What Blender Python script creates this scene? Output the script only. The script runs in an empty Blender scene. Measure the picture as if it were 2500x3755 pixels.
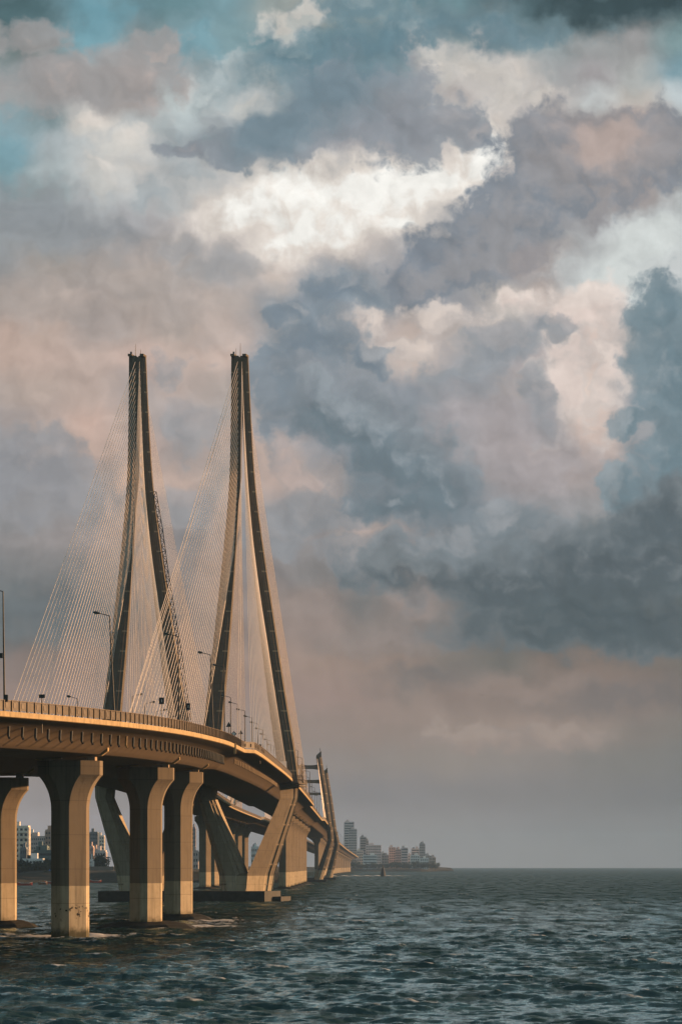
import bpy, bmesh, math, random
import numpy as np
from mathutils import Vector, Matrix
random.seed(7); rng = np.random.default_rng(7)
R = math.radians
S = bpy.context.scene
COL = S.collection

# ---------------------------------------------------------------- camera
FPX, HOR, CX, H = 10363.0, 3178.0, 1250.0, 8.2      # focal length and horizon in photo pixels, camera height (m)
cam = bpy.data.cameras.new('camera'); camo = bpy.data.objects.new('camera', cam); COL.objects.link(camo)
cam.sensor_fit = 'VERTICAL'; cam.sensor_height = 36.0; cam.lens = 36.0 * FPX / 3755.0
cam.shift_y = (HOR - 3 - 3755 / 2) / 3755.0
cam.clip_start = 1.0; cam.clip_end = 30000
camo.location = (0, 0, H); camo.rotation_euler = (R(90), 0, 0)
S.camera = camo
def at(px, py, d): return Vector(((px - CX) * d / FPX, d, H + (HOR - py) * d / FPX))
def X(px, d): return (px - CX) * d / FPX
def Z(py, d): return H + (HOR - py) * d / FPX

S.view_settings.view_transform = 'Standard'; S.view_settings.look = 'None'
S.view_settings.exposure = 0.9; S.view_settings.gamma = 1.0
S.cycles.adaptive_threshold = 0.025; S.cycles.max_bounces = 4; S.cycles.diffuse_bounces = 2; S.cycles.glossy_bounces = 2; S.cycles.volume_bounces = 1; S.cycles.caustics_reflective = False; S.cycles.caustics_refractive = False

SUN_AZ, SUN_EL = 18.0, 9.0      # degrees: azimuth from +X towards +Y, elevation
SUN_DIR = Vector((math.cos(R(SUN_AZ)) * math.cos(R(SUN_EL)), math.sin(R(SUN_AZ)) * math.cos(R(SUN_EL)), math.sin(R(SUN_EL))))
sl = bpy.data.lights.new('sun', 'SUN'); sl.energy = 4.8; sl.angle = R(0.6); sl.color = (1.0, 0.55, 0.26)
so = bpy.data.objects.new('sun', sl); COL.objects.link(so)
so.rotation_euler = SUN_DIR.to_track_quat('Z', 'Y').to_euler(); so.location = (300, -50, 300)

# ---------------------------------------------------------------- node helpers
def lin(c):
    return tuple((v / 255 / 12.92) if v / 255 <= 0.04045 else ((v / 255 + 0.055) / 1.055) ** 2.4 for v in c[:3]) + (1.0,)
class NT:
    def __init__(s, nt): s.nt = nt; s.n = nt.nodes; s.l = nt.links
    def add(s, t, **k):
        n = s.n.new(t)
        for a, v in k.items(): setattr(n, a, v)
        return n
    def set(s, sock, v):
        if hasattr(v, 'is_output'): s.l.new(v, sock)
        elif v is not None: sock.default_value = v
    def m(s, op, a, b=None, c=None, clamp=False):
        n = s.add('ShaderNodeMath', operation=op, use_clamp=clamp)
        for i, v in enumerate((a, b, c)):
            if v is not None: s.set(n.inputs[i], v)
        return n.outputs[0]
    def vm(s, op, a, b=None, scale=None):
        n = s.add('ShaderNodeVectorMath', operation=op); s.set(n.inputs[0], a)
        if b is not None: s.set(n.inputs[1], b)
        if scale is not None: s.set(n.inputs['Scale'], scale)
        return n.outputs['Value'] if op in ('LENGTH', 'DOT_PRODUCT') else n.outputs[0]
    def rng(s, v, a, b, c=0.0, d=1.0, smooth=False):
        n = s.add('ShaderNodeMapRange'); n.interpolation_type = 'SMOOTHSTEP' if smooth else 'LINEAR'
        s.set(n.inputs[0], v)
        for i, q in enumerate((a, b, c, d)): s.set(n.inputs[i + 1], q)
        return n.outputs[0]
    def mix(s, f, a, b, bt='MIX'):
        n = s.add('ShaderNodeMix', data_type='RGBA', blend_type=bt); n.clamp_factor = True
        s.set(n.inputs['Factor'], f); s.set(n.inputs['A'], a); s.set(n.inputs['B'], b)
        return n.outputs['Result']
    def noise(s, v, scale, detail=4, rough=0.55, out=0, lac=2.0, dim='3D'):
        n = s.add('ShaderNodeTexNoise', noise_dimensions=dim); s.set(n.inputs['Vector'], v); n.inputs['Scale'].default_value = scale
        n.inputs['Detail'].default_value = detail; n.inputs['Roughness'].default_value = rough; n.inputs['Lacunarity'].default_value = lac
        return n.outputs[out]
    def xyz(s, v):
        n = s.add('ShaderNodeSeparateXYZ'); s.set(n.inputs[0], v); return n.outputs
    def cxyz(s, x, y, z=0.0):
        n = s.add('ShaderNodeCombineXYZ'); s.set(n.inputs[0], x); s.set(n.inputs[1], y); s.set(n.inputs[2], z); return n.outputs[0]

# ---------------------------------------------------------------- sky: cloud field laid out by world direction
# colours (sRGB) of the cloud deck by direction: columns run across the bearing, rows run down in elevation
COLS = [0, 105, 210, 315, 420, 525, 630, 735, 840, 945, 1050, 1155, 1260, 1365, 1470, 1568]
SKY = {
19: ((66, 93, 98), (82, 118, 126), (112, 160, 173), (95, 128, 135), (105, 138, 145), (120, 152, 160), (150, 160, 158), (165, 165, 158), (150, 160, 158), (95, 128, 138), (115, 145, 152), (95, 122, 130), (70, 90, 96), (62, 78, 82), (55, 68, 72), (52, 66, 70)),
100: ((100, 118, 118), (130, 138, 136), (135, 178, 188), (142, 148, 148), (138, 165, 170), (140, 170, 175), (100, 130, 140), (110, 138, 146), (100, 128, 140), (105, 133, 143), (150, 160, 160), (130, 145, 150), (150, 160, 162), (155, 158, 158), (150, 150, 150), (130, 155, 158)),
169: ((142, 150, 152), (150, 150, 150), (155, 152, 150), (172, 160, 154), (160, 165, 165), (128, 148, 154), (112, 135, 143), (98, 125, 137), (105, 130, 142), (135, 148, 154), (210, 205, 196), (225, 215, 205), (165, 168, 168), (158, 155, 156), (175, 178, 176), (125, 155, 165)),
220: ((148, 155, 155), (152, 155, 155), (158, 156, 155), (165, 158, 155), (195, 205, 205), (160, 172, 175), (150, 165, 170), (115, 135, 148), (128, 140, 150), (155, 155, 157), (170, 165, 163), (220, 215, 206), (185, 175, 170), (200, 206, 206), (190, 185, 178), (195, 205, 208)),
282: ((140, 162, 168), (130, 148, 152), (215, 208, 200), (180, 185, 185), (178, 188, 190), (160, 168, 172), (108, 130, 140), (118, 135, 146), (132, 140, 150), (142, 145, 152), (160, 155, 157), (225, 215, 205), (150, 150, 155), (160, 150, 148), (195, 170, 158), (170, 172, 172)),
332: ((150, 178, 185), (165, 175, 178), (185, 190, 190), (220, 214, 206), (135, 148, 155), (130, 145, 152), (122, 138, 148), (130, 140, 150), (138, 142, 150), (150, 150, 155), (165, 160, 160), (205, 195, 185), (125, 135, 145), (158, 150, 150), (185, 165, 156), (150, 152, 154)),
389: ((140, 162, 165), (170, 180, 182), (195, 200, 200), (205, 203, 198), (165, 172, 174), (165, 172, 176), (165, 170, 172), (165, 170, 172), (220, 215, 207), (245, 240, 230), (235, 225, 215), (185, 175, 170), (125, 132, 140), (160, 152, 150), (172, 158, 153), (155, 155, 155)),
439: ((128, 145, 150), (140, 155, 158), (180, 188, 190), (195, 197, 196), (150, 160, 164), (190, 190, 188), (235, 230, 222), (240, 237, 230), (240, 238, 232), (240, 239, 234), (236, 232, 224), (165, 160, 158), (128, 133, 141), (148, 146, 148), (160, 152, 150), (152, 152, 152)),
502: ((130, 142, 147), (140, 150, 155), (160, 165, 168), (165, 165, 168), (185, 178, 174), (205, 197, 190), (232, 222, 212), (236, 230, 220), (238, 234, 226), (236, 228, 218), (150, 155, 160), (150, 148, 152), (140, 143, 148), (145, 144, 147), (162, 160, 160), (180, 184, 184)),
558: ((138, 148, 150), (145, 150, 150), (148, 152, 154), (160, 155, 154), (165, 160, 158), (190, 182, 178), (215, 206, 198), (222, 210, 202), (195, 185, 178), (150, 153, 157), (142, 146, 152), (140, 144, 150), (148, 150, 153), (180, 182, 182), (205, 210, 209), (212, 218, 216)),
621: ((145, 145, 145), (164, 156, 150), (162, 153, 147), (179, 166, 157), (169, 162, 157), (160, 160, 162), (209, 195, 185), (150, 155, 160), (145, 150, 156), (145, 145, 150), (143, 147, 152), (145, 147, 150), (164, 155, 152), (205, 210, 208), (210, 214, 212), (205, 208, 208)),
690: ((169, 157, 149), (174, 160, 151), (169, 156, 149), (169, 158, 151), (174, 162, 155), (189, 175, 166), (150, 155, 160), (132, 143, 153), (135, 147, 156), (150, 152, 156), (155, 156, 160), (204, 195, 187), (204, 190, 182), (224, 203, 192), (205, 208, 205), (130, 145, 152)),
759: ((189, 167, 155), (182, 163, 152), (169, 157, 151), (174, 160, 152), (182, 168, 159), (204, 182, 170), (150, 155, 160), (132, 145, 153), (174, 165, 162), (199, 183, 174), (184, 175, 170), (165, 165, 167), (165, 165, 168), (219, 200, 190), (165, 170, 172), (120, 140, 148)),
828: ((192, 170, 158), (189, 168, 157), (189, 170, 160), (199, 175, 164), (194, 175, 165), (199, 178, 167), (140, 148, 155), (145, 152, 159), (150, 155, 160), (204, 187, 177), (165, 165, 168), (160, 160, 165), (174, 166, 165), (209, 192, 183), (130, 148, 156), (110, 130, 140)),
897: ((176, 162, 154), (184, 167, 157), (189, 170, 160), (169, 160, 157), (184, 168, 160), (179, 167, 160), (148, 152, 157), (150, 154, 160), (140, 147, 154), (140, 146, 153), (155, 157, 161), (169, 162, 160), (179, 168, 164), (219, 200, 189), (150, 155, 160), (112, 132, 142)),
960: ((164, 155, 152), (179, 163, 155), (202, 175, 162), (184, 168, 160), (155, 155, 158), (174, 165, 160), (169, 162, 160), (140, 147, 153), (138, 146, 153), (135, 144, 151), (160, 157, 160), (169, 158, 156), (160, 158, 161), (219, 198, 187), (165, 165, 167), (115, 133, 141)),
1029: ((150, 148, 150), (159, 152, 149), (194, 170, 158), (194, 172, 162), (159, 152, 150), (184, 165, 155), (199, 178, 167), (145, 148, 153), (125, 137, 146), (128, 140, 149), (150, 152, 155), (169, 156, 153), (174, 161, 157), (194, 177, 169), (150, 152, 155), (105, 125, 133)),
1098: ((145, 145, 147), (154, 147, 145), (159, 150, 147), (189, 168, 157), (189, 168, 157), (169, 158, 152), (194, 173, 163), (169, 160, 157), (118, 131, 139), (113, 128, 138), (135, 147, 155), (159, 150, 149), (169, 157, 154), (164, 155, 153), (140, 146, 150), (110, 126, 134)),
1173: ((142, 143, 145), (148, 146, 147), (152, 148, 148), (160, 152, 149), (155, 150, 150), (155, 150, 149), (150, 148, 149), (150, 146, 146), (140, 143, 147), (110, 124, 131), (112, 125, 133), (135, 142, 148), (150, 149, 151), (150, 149, 150), (115, 127, 133), (115, 126, 132)),
1242: ((141, 138, 138), (146, 141, 140), (153, 145, 143), (153, 147, 145), (143, 139, 139), (143, 139, 139), (148, 143, 142), (145, 141, 141), (168, 155, 148), (148, 143, 143), (133, 136, 139), (123, 129, 133), (123, 128, 131), (121, 127, 129), (105, 115, 118), (108, 117, 120)),
1311: ((126, 127, 128), (130, 129, 129), (134, 131, 130), (139, 134, 132), (142, 135, 133), (142, 134, 132), (136, 131, 130), (132, 129, 128), (129, 127, 127), (124, 124, 125), (116, 119, 121), (109, 114, 116), (104, 110, 112), (101, 107, 109), (99, 106, 107), (102, 108, 109)),
1380: ((113, 116, 116), (117, 118, 118), (125, 122, 120), (135, 127, 123), (143, 132, 127), (147, 134, 128), (150, 136, 129), (148, 135, 129), (120, 119, 118), (150, 135, 128), (117, 117, 117), (105, 108, 109), (97, 103, 103), (93, 100, 99), (91, 98, 98), (93, 99, 98)),
1455: ((106, 108, 108), (110, 110, 109), (116, 113, 111), (128, 119, 115), (141, 127, 121), (146, 131, 124), (151, 135, 127), (148, 133, 126), (141, 130, 124), (131, 123, 119), (121, 116, 113), (111, 110, 109), (101, 103, 102), (94, 98, 97), (91, 95, 94), (96, 98, 97)),
1524: ((134, 120, 114), (136, 121, 114), (138, 122, 115), (144, 127, 118), (149, 131, 121), (154, 134, 123), (159, 138, 127), (156, 136, 125), (149, 131, 121), (142, 126, 117), (122, 115, 109), (114, 111, 106), (129, 116, 108), (134, 119, 110), (124, 113, 106), (116, 110, 104)),
1600: ((149, 129, 120), (150, 130, 121), (151, 131, 122), (152, 132, 123), (153, 133, 124), (154, 134, 125), (155, 134, 125), (156, 135, 126), (152, 132, 123), (146, 130, 121), (140, 124, 116), (136, 121, 113), (134, 120, 113), (139, 122, 114), (140, 123, 115), (126, 115, 109)),
1681: ((147, 131, 123), (147, 131, 123), (147, 132, 123), (148, 132, 124), (149, 133, 124), (149, 133, 124), (149, 133, 124), (149, 133, 124), (147, 131, 122), (147, 132, 123), (151, 135, 125), (154, 137, 127), (154, 137, 127), (149, 135, 126), (129, 121, 115), (127, 121, 115)),
1750: ((150, 139, 134), (150, 139, 134), (149, 138, 133), (148, 137, 131), (147, 136, 130), (146, 135, 129), (146, 135, 129), (145, 134, 128), (142, 132, 126), (144, 134, 127), (146, 136, 129), (143, 134, 128), (138, 130, 125), (128, 124, 120), (125, 122, 118), (122, 120, 117)),
1832: ((151, 142, 141), (150, 141, 140), (149, 141, 139), (147, 139, 137), (148, 140, 139), (144, 137, 136), (140, 133, 132), (136, 130, 129), (132, 127, 127), (134, 129, 129), (133, 128, 127), (132, 127, 126), (129, 125, 124), (126, 123, 122), (122, 120, 120), (119, 118, 118)),
1901: ((165, 155, 156), (164, 154, 155), (162, 152, 153), (159, 150, 151), (156, 148, 148), (153, 145, 145), (150, 142, 142), (147, 140, 140), (145, 138, 138), (144, 138, 137), (142, 137, 136), (139, 134, 134), (135, 131, 131), (131, 128, 128), (129, 126, 126), (127, 125, 125)),
1970: ((162, 154, 155), (162, 154, 155), (161, 153, 153), (159, 151, 152), (157, 150, 150), (155, 148, 148), (153, 147, 146), (152, 146, 145), (151, 145, 144), (149, 143, 142), (147, 142, 141), (144, 140, 139), (141, 137, 136), (138, 135, 134), (135, 132, 132), (132, 130, 130)),
}

# core colour, rim colour, lit colour, softness, raggedness, opacity, direction the light comes from, billows (centre, radii, tilt)
CLOUDS = [
 ((110,152,165),(120,150,160),None, .50, .8, .65, None, [(215,50,130,80,0),(450,110,95,60,0),(0,350,60,90,0)]),
 ((80,105,110),(98,122,128),None, .40, .8, .8, None, [(30,20,130,80,0)]),
 ((155,151,150),(160,158,158),(182,166,159), .14, 1.0, .75, (.4,.2), [(110,200,170,75,0),(330,165,110,70,0),(350,100,75,38,0),(70,95,110,50,0)]),
 ((160,172,175),(172,182,184),(196,204,204), .16, 1.0, .8, (-.3,-.4), [(560,180,110,70,0),(500,215,60,50,0)]),
 ((103,131,142),(118,142,150),(142,160,165), .18, 1.1, .88, (-.3,-.4), [(1050,70,290,70,0),(880,100,230,80,-12),(680,130,150,62,-15),(800,20,120,50,0)]),
 ((60,78,83),(86,108,114),None, .45, .6, .85, None, [(1420,5,330,52,0)]),
 ((204,200,193),(188,186,183),(224,216,207), .26, 1.7, .85, (.3,.5), [(1010,150,60,40,0),(1080,165,90,62,0),(1150,235,70,95,0),(1005,240,45,45,0),(1140,315,55,70,0),(1230,230,60,70,0)]),
 ((196,196,190),(176,180,180),(214,207,198), .26, 1.8, .75, (.3,-.4), [(650,58,62,30,-20),(715,35,45,28,0)]),
 ((200,198,193),(186,188,188),(226,217,208), .40, 1.2, .7, (.3,-.4), [(195,280,66,48,0),(300,335,90,60,0),(250,415,85,75,0),(330,420,70,60,0)]),
 ((200,198,192),(190,190,188),None, .30, 1.0, .8, None, [(590,235,70,45,0),(440,420,90,45,0),(540,400,80,40,0)]),
 ((214,206,199),(196,189,185),None, .75, 1.0, .75, None, [(830,450,350,130,0),(1080,330,140,140,0)]),
 ((245,243,237),(232,222,212),None, .50, 1.1, 1.0, None, [(820,455,310,82,0),(980,410,200,75,-14),(600,490,150,66,0),(1110,370,90,66,-30),(680,540,130,45,0),(900,520,120,35,0)]),
 ((156,165,169),(170,175,177),None, .40, 1.2, .8, None, [(430,410,85,50,0),(350,455,60,45,0),(410,330,60,30,0)]),
 ((141,146,153),(140,147,154),(160,158,160), .10, 1.2, .92, (.5,-.2), [(820,255,230,105,-12),(640,330,220,48,0),(970,285,180,85,0),(440,345,85,30,0),(560,350,110,40,0),(1080,310,60,40,0)]),
 ((112,133,144),(120,140,150),None, .40, .7, .85, None, [(640,300,120,70,-25),(740,230,150,80,-25)]),
 ((211,216,214),(200,205,205),None, .30, .9, .85, None, [(1470,560,210,85,-14),(1420,640,120,50,0)]),
 ((146,147,151),(124,133,143),(120,130,141), .09, 1.0, .97, (-.5,-.3), [(1420,345,270,118,0),(1255,395,112,118,0),(1150,520,190,95,-28),(1000,625,140,75,-30),(1080,590,190,80,-20)]),
 ((186,167,158),(162,154,152),None, .55, .5, .8, None, [(1390,325,140,95,0)]),
 ((160,151,149),(150,149,151),None, .5, .5, .6, None, [(1240,590,120,50,-20)]),
 ((144,148,152),(150,152,154),None, .25, 1.0, .75, None, [(120,540,220,70,0),(80,470,120,55,0),(260,530,90,35,0)]),
 ((172,163,158),(166,160,157),(186,172,164), .35, 1.0, .55, (.4,-.3), [(330,620,200,70,0),(120,700,160,60,0),(500,720,140,70,0)]),
 ((160,160,161),(166,164,163),None, .2, 1.2, .7, None, [(510,600,90,40,0),(430,570,70,30,0)]),
 ((220,204,196),(206,196,190),(228,214,205), .14, 1.3, .9, (-.2,-.5), [(1330,700,125,70,0),(1190,685,85,32,0),(1310,900,85,120,0),(1410,850,60,90,0),(1290,800,60,60,0)]),
 ((206,195,188),(192,183,178),(222,208,198), .22, 1.9, .75, (-.1,-.5), [(930,795,95,50,0),(985,735,110,38,0),(713,885,30,50,0),(860,755,70,40,0)]),
 ((143,149,155),(150,154,158),(166,164,165), .12, 1.2, .85, (.3,-.4), [(1258,748,58,40,0),(1245,925,36,75,0),(1150,800,110,50,0),(1080,860,120,60,0)]),
 ((120,133,144),(130,141,150),(156,160,164), .09, 1.2, .94, (.5,-.4), [(785,665,95,55,0),(665,715,46,48,0),(730,790,110,85,0),(850,820,60,45,0),(640,860,70,110,0)]),
 ((162,157,159),(160,157,160),(178,168,166), .22, .8, .7, (.4,-.2), [(1110,980,150,110,0),(1230,1040,110,120,0)]),
 ((112,132,141),(124,141,149),(150,160,165), .10, 1.2, .94, (-.5,-.2), [(1520,720,100,95,-30),(1590,880,150,210,0),(1455,965,58,30,0),(1540,1080,110,110,0),(1420,1130,60,60,0)]),
 ((144,145,149),(150,149,151),(160,154,153), .07, .8, .9, (.4,-.5), [(60,1090,165,125,0),(130,1065,105,68,20)]),
 ((153,153,155),(158,156,157),(170,162,160), .14, 1.2, .75, (.2,-.4), [(430,985,65,55,0),(430,1165,65,45,20),(390,850,65,36,0)]),
 ((122,133,142),(133,141,148),(150,154,159), .10, .9, .93, (.6,-.4), [(700,900,125,105,30),(820,975,140,95,28),(640,1000,70,70,0)]),
 ((107,121,129),(124,133,140),(146,154,160), .10, 1.0, .96, (.6,-.5), [(760,960,110,80,30),(840,1020,150,90,25),(925,1060,150,95,28),(1015,1130,100,75,0),(900,1170,170,62,0)]),
 ((186,169,162),(172,162,158),None, .22, 1.3, .7, None, [(690,1100,60,40,0),(840,1225,75,36,15),(650,1050,50,50,0)]),
 ((138,141,145),(142,143,146),(152,150,151), .12, 1.0, .85, (.2,-.5), [(720,1195,110,55,0),(640,1240,90,50,0),(820,1270,110,40,0)]),
 ((122,132,138),(128,137,143),(150,154,158), .10, .9, .92, (.2,-.6), [(1170,1200,75,55,0),(1040,1265,140,58,0),(1230,1250,90,60,0),(930,1290,80,60,0)]),
 ((86,97,103),(108,117,122),(122,129,133), .13, .8, .94, (.2,-.6), [(940,1330,170,52,12),(1180,1350,260,95,0),(1420,1330,300,120,0),(1540,1220,150,120,0),(1280,1440,300,62,0),(1460,1450,220,66,0)]),
 ((76,88,93),(84,95,99),None, .5, .5, .8, None, [(1400,1430,260,70,0)]),
 ((150,138,133),(140,132,128),None, .35, 1.0, .5, None, [(960,1400,90,50,20),(880,1470,140,40,0)]),
 ((102,110,114),(110,116,119),None, .40, .7, .75, None, [(100,1410,330,66,0)]),
 ((112,109,108),(120,114,111),None, .5, .6, .7, None, [(1460,1600,230,34,0),(1000,1560,120,26,0)]),
 ((150,133,124),(145,130,122),None, .4, .7, .6, None, [(900,1640,200,60,0),(1200,1580,160,30,0)]),
 ((156,140,131),(148,135,128),(162,146,136), .12, .7, .95, (.0,-.5), [(1270,1690,110,40,0),(1100,1700,140,36,0)]),
]
def build_world():
    w = bpy.data.worlds.new("World"); S.world = w; w.use_nodes = True
    t = NT(w.node_tree); t.n.clear()
    d = t.add('ShaderNodeTexCoord').outputs['Generated']
    x, y, z = t.xyz(d)
    ys = t.m('MAXIMUM', y, 0.06)
    P = t.m('MULTIPLY_ADD', t.m('DIVIDE', x, ys), 65.0, 7.84)          # bearing, 1 unit = 0.88 degrees
    Q = t.m('MULTIPLY_ADD', t.m('DIVIDE', z, ys), -65.0, 19.92)        # elevation
    W = t.cxyz(P, Q, 0.0)
    # soft billows: two octaves of domain warp
    half = (0.5, 0.5, 0.5)
    w1 = t.vm('SUBTRACT', t.noise(W, 0.5, 2, 0.5, out=1, dim='2D'), half)
    w2 = t.vm('SUBTRACT', t.noise(W, 1.3, 5, 0.52, out=1, dim='2D'), half)
    calm = t.rng(Q, 12.0, 16.5, 1.0, 0.5, True)
    W2 = t.vm('ADD', W, t.vm('SCALE', t.vm('ADD', t.vm('SCALE', w1, scale=0.6), t.vm('SCALE', w2, scale=0.6)), scale=calm))
    p, q, _ = t.xyz(W2)
    pn = t.m('DIVIDE', p, 15.68)
    c = None; pq = None
    for qy, row in SKY.items():
        rp = t.add('ShaderNodeValToRGB'); rp.color_ramp.interpolation = 'EASE'
        hx = row; el = rp.color_ramp.elements
        while len(el) < len(hx): el.new(0.5)
        for i, h in enumerate(hx):
            el[i].position = COLS[i] / 1568; el[i].color = lin(h)
        t.set(rp.inputs[0], pn)
        c = rp.outputs[0] if c is None else t.mix(t.rng(q, pq / 100, qy / 100, smooth=True), c, rp.outputs[0])
        pq = qy
    # cloud masses, far to near: each a union of billows with a ragged rim, a lit edge and a darker core
    W3 = t.vm('ADD', W, t.vm('ADD', t.vm('SCALE', w1, scale=0.75), t.vm('SCALE', w2, scale=1.0)))
    vo = t.add('ShaderNodeTexVoronoi', feature='F1', voronoi_dimensions='2D'); t.set(vo.inputs['Vector'], t.vm('ADD', W, t.vm('SCALE', w2, scale=0.5)))
    for kk, vv in (('Scale', 2.4), ('Detail', 2.0), ('Roughness', 0.5), ('Lacunarity', 2.3)): vo.inputs[kk].default_value = vv
    fb = t.m('SUBTRACT', t.noise(t.vm('ADD', W, t.vm('SCALE', w2, scale=0.35)), 1.1, 7, 0.555, dim='2D'), 0.5)
    fine = t.m('ADD', t.m('MULTIPLY', fb, 1.45), t.m('MULTIPLY', t.m('SUBTRACT', 0.36, vo.outputs['Distance']), 0.22))
    def field(ells, v):
        f = None
        for (cx, cy, rx, ry, rot) in ells:
            if rot == 0:
                e = t.add('ShaderNodeVectorMath', operation='MULTIPLY_ADD'); t.set(e.inputs[0], v)
                e.inputs[1].default_value = (100 / rx, 100 / ry, 0); e.inputs[2].default_value = (-cx / rx, -cy / ry, 0); e = e.outputs[0]
            else:
                ca, sa = math.cos(R(rot)), math.sin(R(rot))
                e = t.cxyz(t.m('ADD', t.vm('DOT_PRODUCT', v, (ca * 100 / rx, sa * 100 / rx, 0)), -(cx * ca + cy * sa) / rx),
                           t.m('ADD', t.vm('DOT_PRODUCT', v, (-sa * 100 / ry, ca * 100 / ry, 0)), -(-cx * sa + cy * ca) / ry), 0.0)
            g = t.vm('LENGTH', e)
            f = g if f is None else t.m('MINIMUM', f, g)
        return t.m('SUBTRACT', 1.0, f)
    for core, edge, lit, soft, namp, op, ld, ells in CLOUDS:
        WL = t.vm('ADD', W3, t.vm('SCALE', c, scale=1e-5))      # orders the evaluation layer by layer
        f0 = field(ells, WL); f = t.m('ADD', f0, t.m('MULTIPLY', fine, namp))
        mk = t.m('MULTIPLY', t.rng(f, -soft * 1.5 - 0.08, soft * 1.5 + 0.08, 0, 1, True), op)
        cc = t.mix(t.rng(f, 0.0, 0.6, 0, 1, True), lin(edge), lin(core))
        if lit:      # side towards the light
            f1 = field(ells, t.vm('ADD', WL, (ld[0] * 0.45, ld[1] * 0.45, 0.0)))
            dl = t.m('ADD', t.m('SUBTRACT', f0, f1), t.m('MULTIPLY', fine, 0.9))
            cc = t.mix(t.rng(dl, 0.0, 0.6, 0, 0.9, True), cc, lin(lit))
        c = t.mix(mk, c, cc)
    # gentle billow relief, lit from the sun side
    n1 = t.noise(W2, 0.9, 3, 0.5, dim='2D'); n1b = t.noise(t.vm('ADD', W2, (0.16, -0.2, 0.0)), 0.9, 3, 0.5, dim='2D')
    rel = t.m('MULTIPLY', t.m('ADD', t.m('SUBTRACT', n1, n1b), t.m('MULTIPLY', fb, 0.30)), t.rng(Q, 12.0, 18.5, 0.55, 0.12, True))
    c = t.vm('SCALE', c, scale=t.m('ADD', rel, 1.0))
    # the rest of the sky: Nishita blue with the same kind of cloud over it
    sk = t.add('ShaderNodeTexSky', sky_type='NISHITA'); sk.sun_disc = False
    sk.sun_elevation = R(SUN_EL); sk.sun_rotation = R(90 - SUN_AZ); sk.air_density = 1.4; sk.dust_density = 2.0
    blue = t.vm('SCALE', sk.outputs[0], scale=0.05)
    nb = t.noise(d, 3.2, 4, 0.6); nc = t.noise(t.vm('ADD', d, (3.1, 1.7, 0.4)), 6.0, 3, 0.6)
    cl = t.mix(t.rng(nc, 0.35, 0.68), lin((58, 80, 84)), lin((128, 142, 144)))
    dx, dy, dz = t.xyz(d)
    cl = t.vm('SCALE', cl, scale=t.rng(t.m('SUBTRACT', t.m('MULTIPLY', dx, 0.55), dy), -0.6, 1.0, 0.9, 2.6))      # unseen clouds behind the viewer brightened as fill for the shaded faces
    rest = t.mix(t.rng(nb, 0.36, 0.52, 0.0, 1.0, True), blue, cl)
    inx = t.rng(t.m('ABSOLUTE', t.m('SUBTRACT', P, 7.84)), 9.0, 15.0, 1.0, 0.0, True)
    iny = t.rng(Q, -7.0, -0.8, 0.0, 1.0, True)
    front = t.m('GREATER_THAN', y, 0.06)
    k = t.m('MULTIPLY', t.m('MULTIPLY', inx, iny), front)
    fin = t.mix(k, rest, c)
    bg = t.add('ShaderNodeBackground'); t.set(bg.inputs[0], fin); bg.inputs[1].default_value = 2 ** -0.9
    o = t.add('ShaderNodeOutputWorld'); t.l.new(bg.outputs[0], o.inputs[0])
    w.cycles.sampling_method = 'NONE'
build_world()

# ---------------------------------------------------------------- materials
MATS = {}
def mat(name, col, rough=0.7, metal=0.0, var=0.15, scale=0.6, build=None, spec=0.3):
    m = bpy.data.materials.new(name); m.use_nodes = True; t = NT(m.node_tree)
    b = t.n['Principled BSDF']; b.inputs['Roughness'].default_value = rough; b.inputs['Metallic'].default_value = metal
    b.inputs['Specular IOR Level'].default_value = spec
    pos = t.add('ShaderNodeNewGeometry').outputs['Position']
    base = col + (1.0,)
    nz = t.noise(pos, scale, 6, 0.6)
    c = t.mix(t.rng(nz, 0.3, 0.7), tuple(v * (1 - var) for v in col) + (1,), tuple(min(1, v * (1 + var)) for v in col) + (1,))
    if build: c = build(t, pos, c, b) or c
    t.set(b.inputs['Base Color'], c)
    MATS[name] = m; return m

def streaks(t, pos, c, amt=0.35):
    x, y, z = t.xyz(pos)
    v = t.cxyz(t.m('MULTIPLY', x, 2.2), t.m('MULTIPLY', y, 2.2), t.m('MULTIPLY', z, 0.12))
    s = t.rng(t.noise(v, 1.0, 5, 0.6), 0.5, 0.72)
    return t.mix(t.m('MULTIPLY', s, amt), c, (0.05, 0.045, 0.035, 1))
def grain(t, pos, b, amt=0.25, scale=6.0, dist=0.03):
    bp = t.add('ShaderNodeBump'); bp.inputs['Strength'].default_value = amt; bp.inputs['Distance'].default_value = dist
    t.set(bp.inputs['Height'], t.noise(pos, scale, 6, 0.65)); t.l.new(bp.outputs[0], b.inputs['Normal'])
def pour_lines(t, z, c, pitch, amt=0.35):
    f = t.m('FRACT', t.m('DIVIDE', z, pitch)); ln = t.m('LESS_THAN', f, 0.035 / pitch * 2)
    return t.mix(t.m('MULTIPLY', ln, amt), c, (0.06, 0.05, 0.04, 1))
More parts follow.
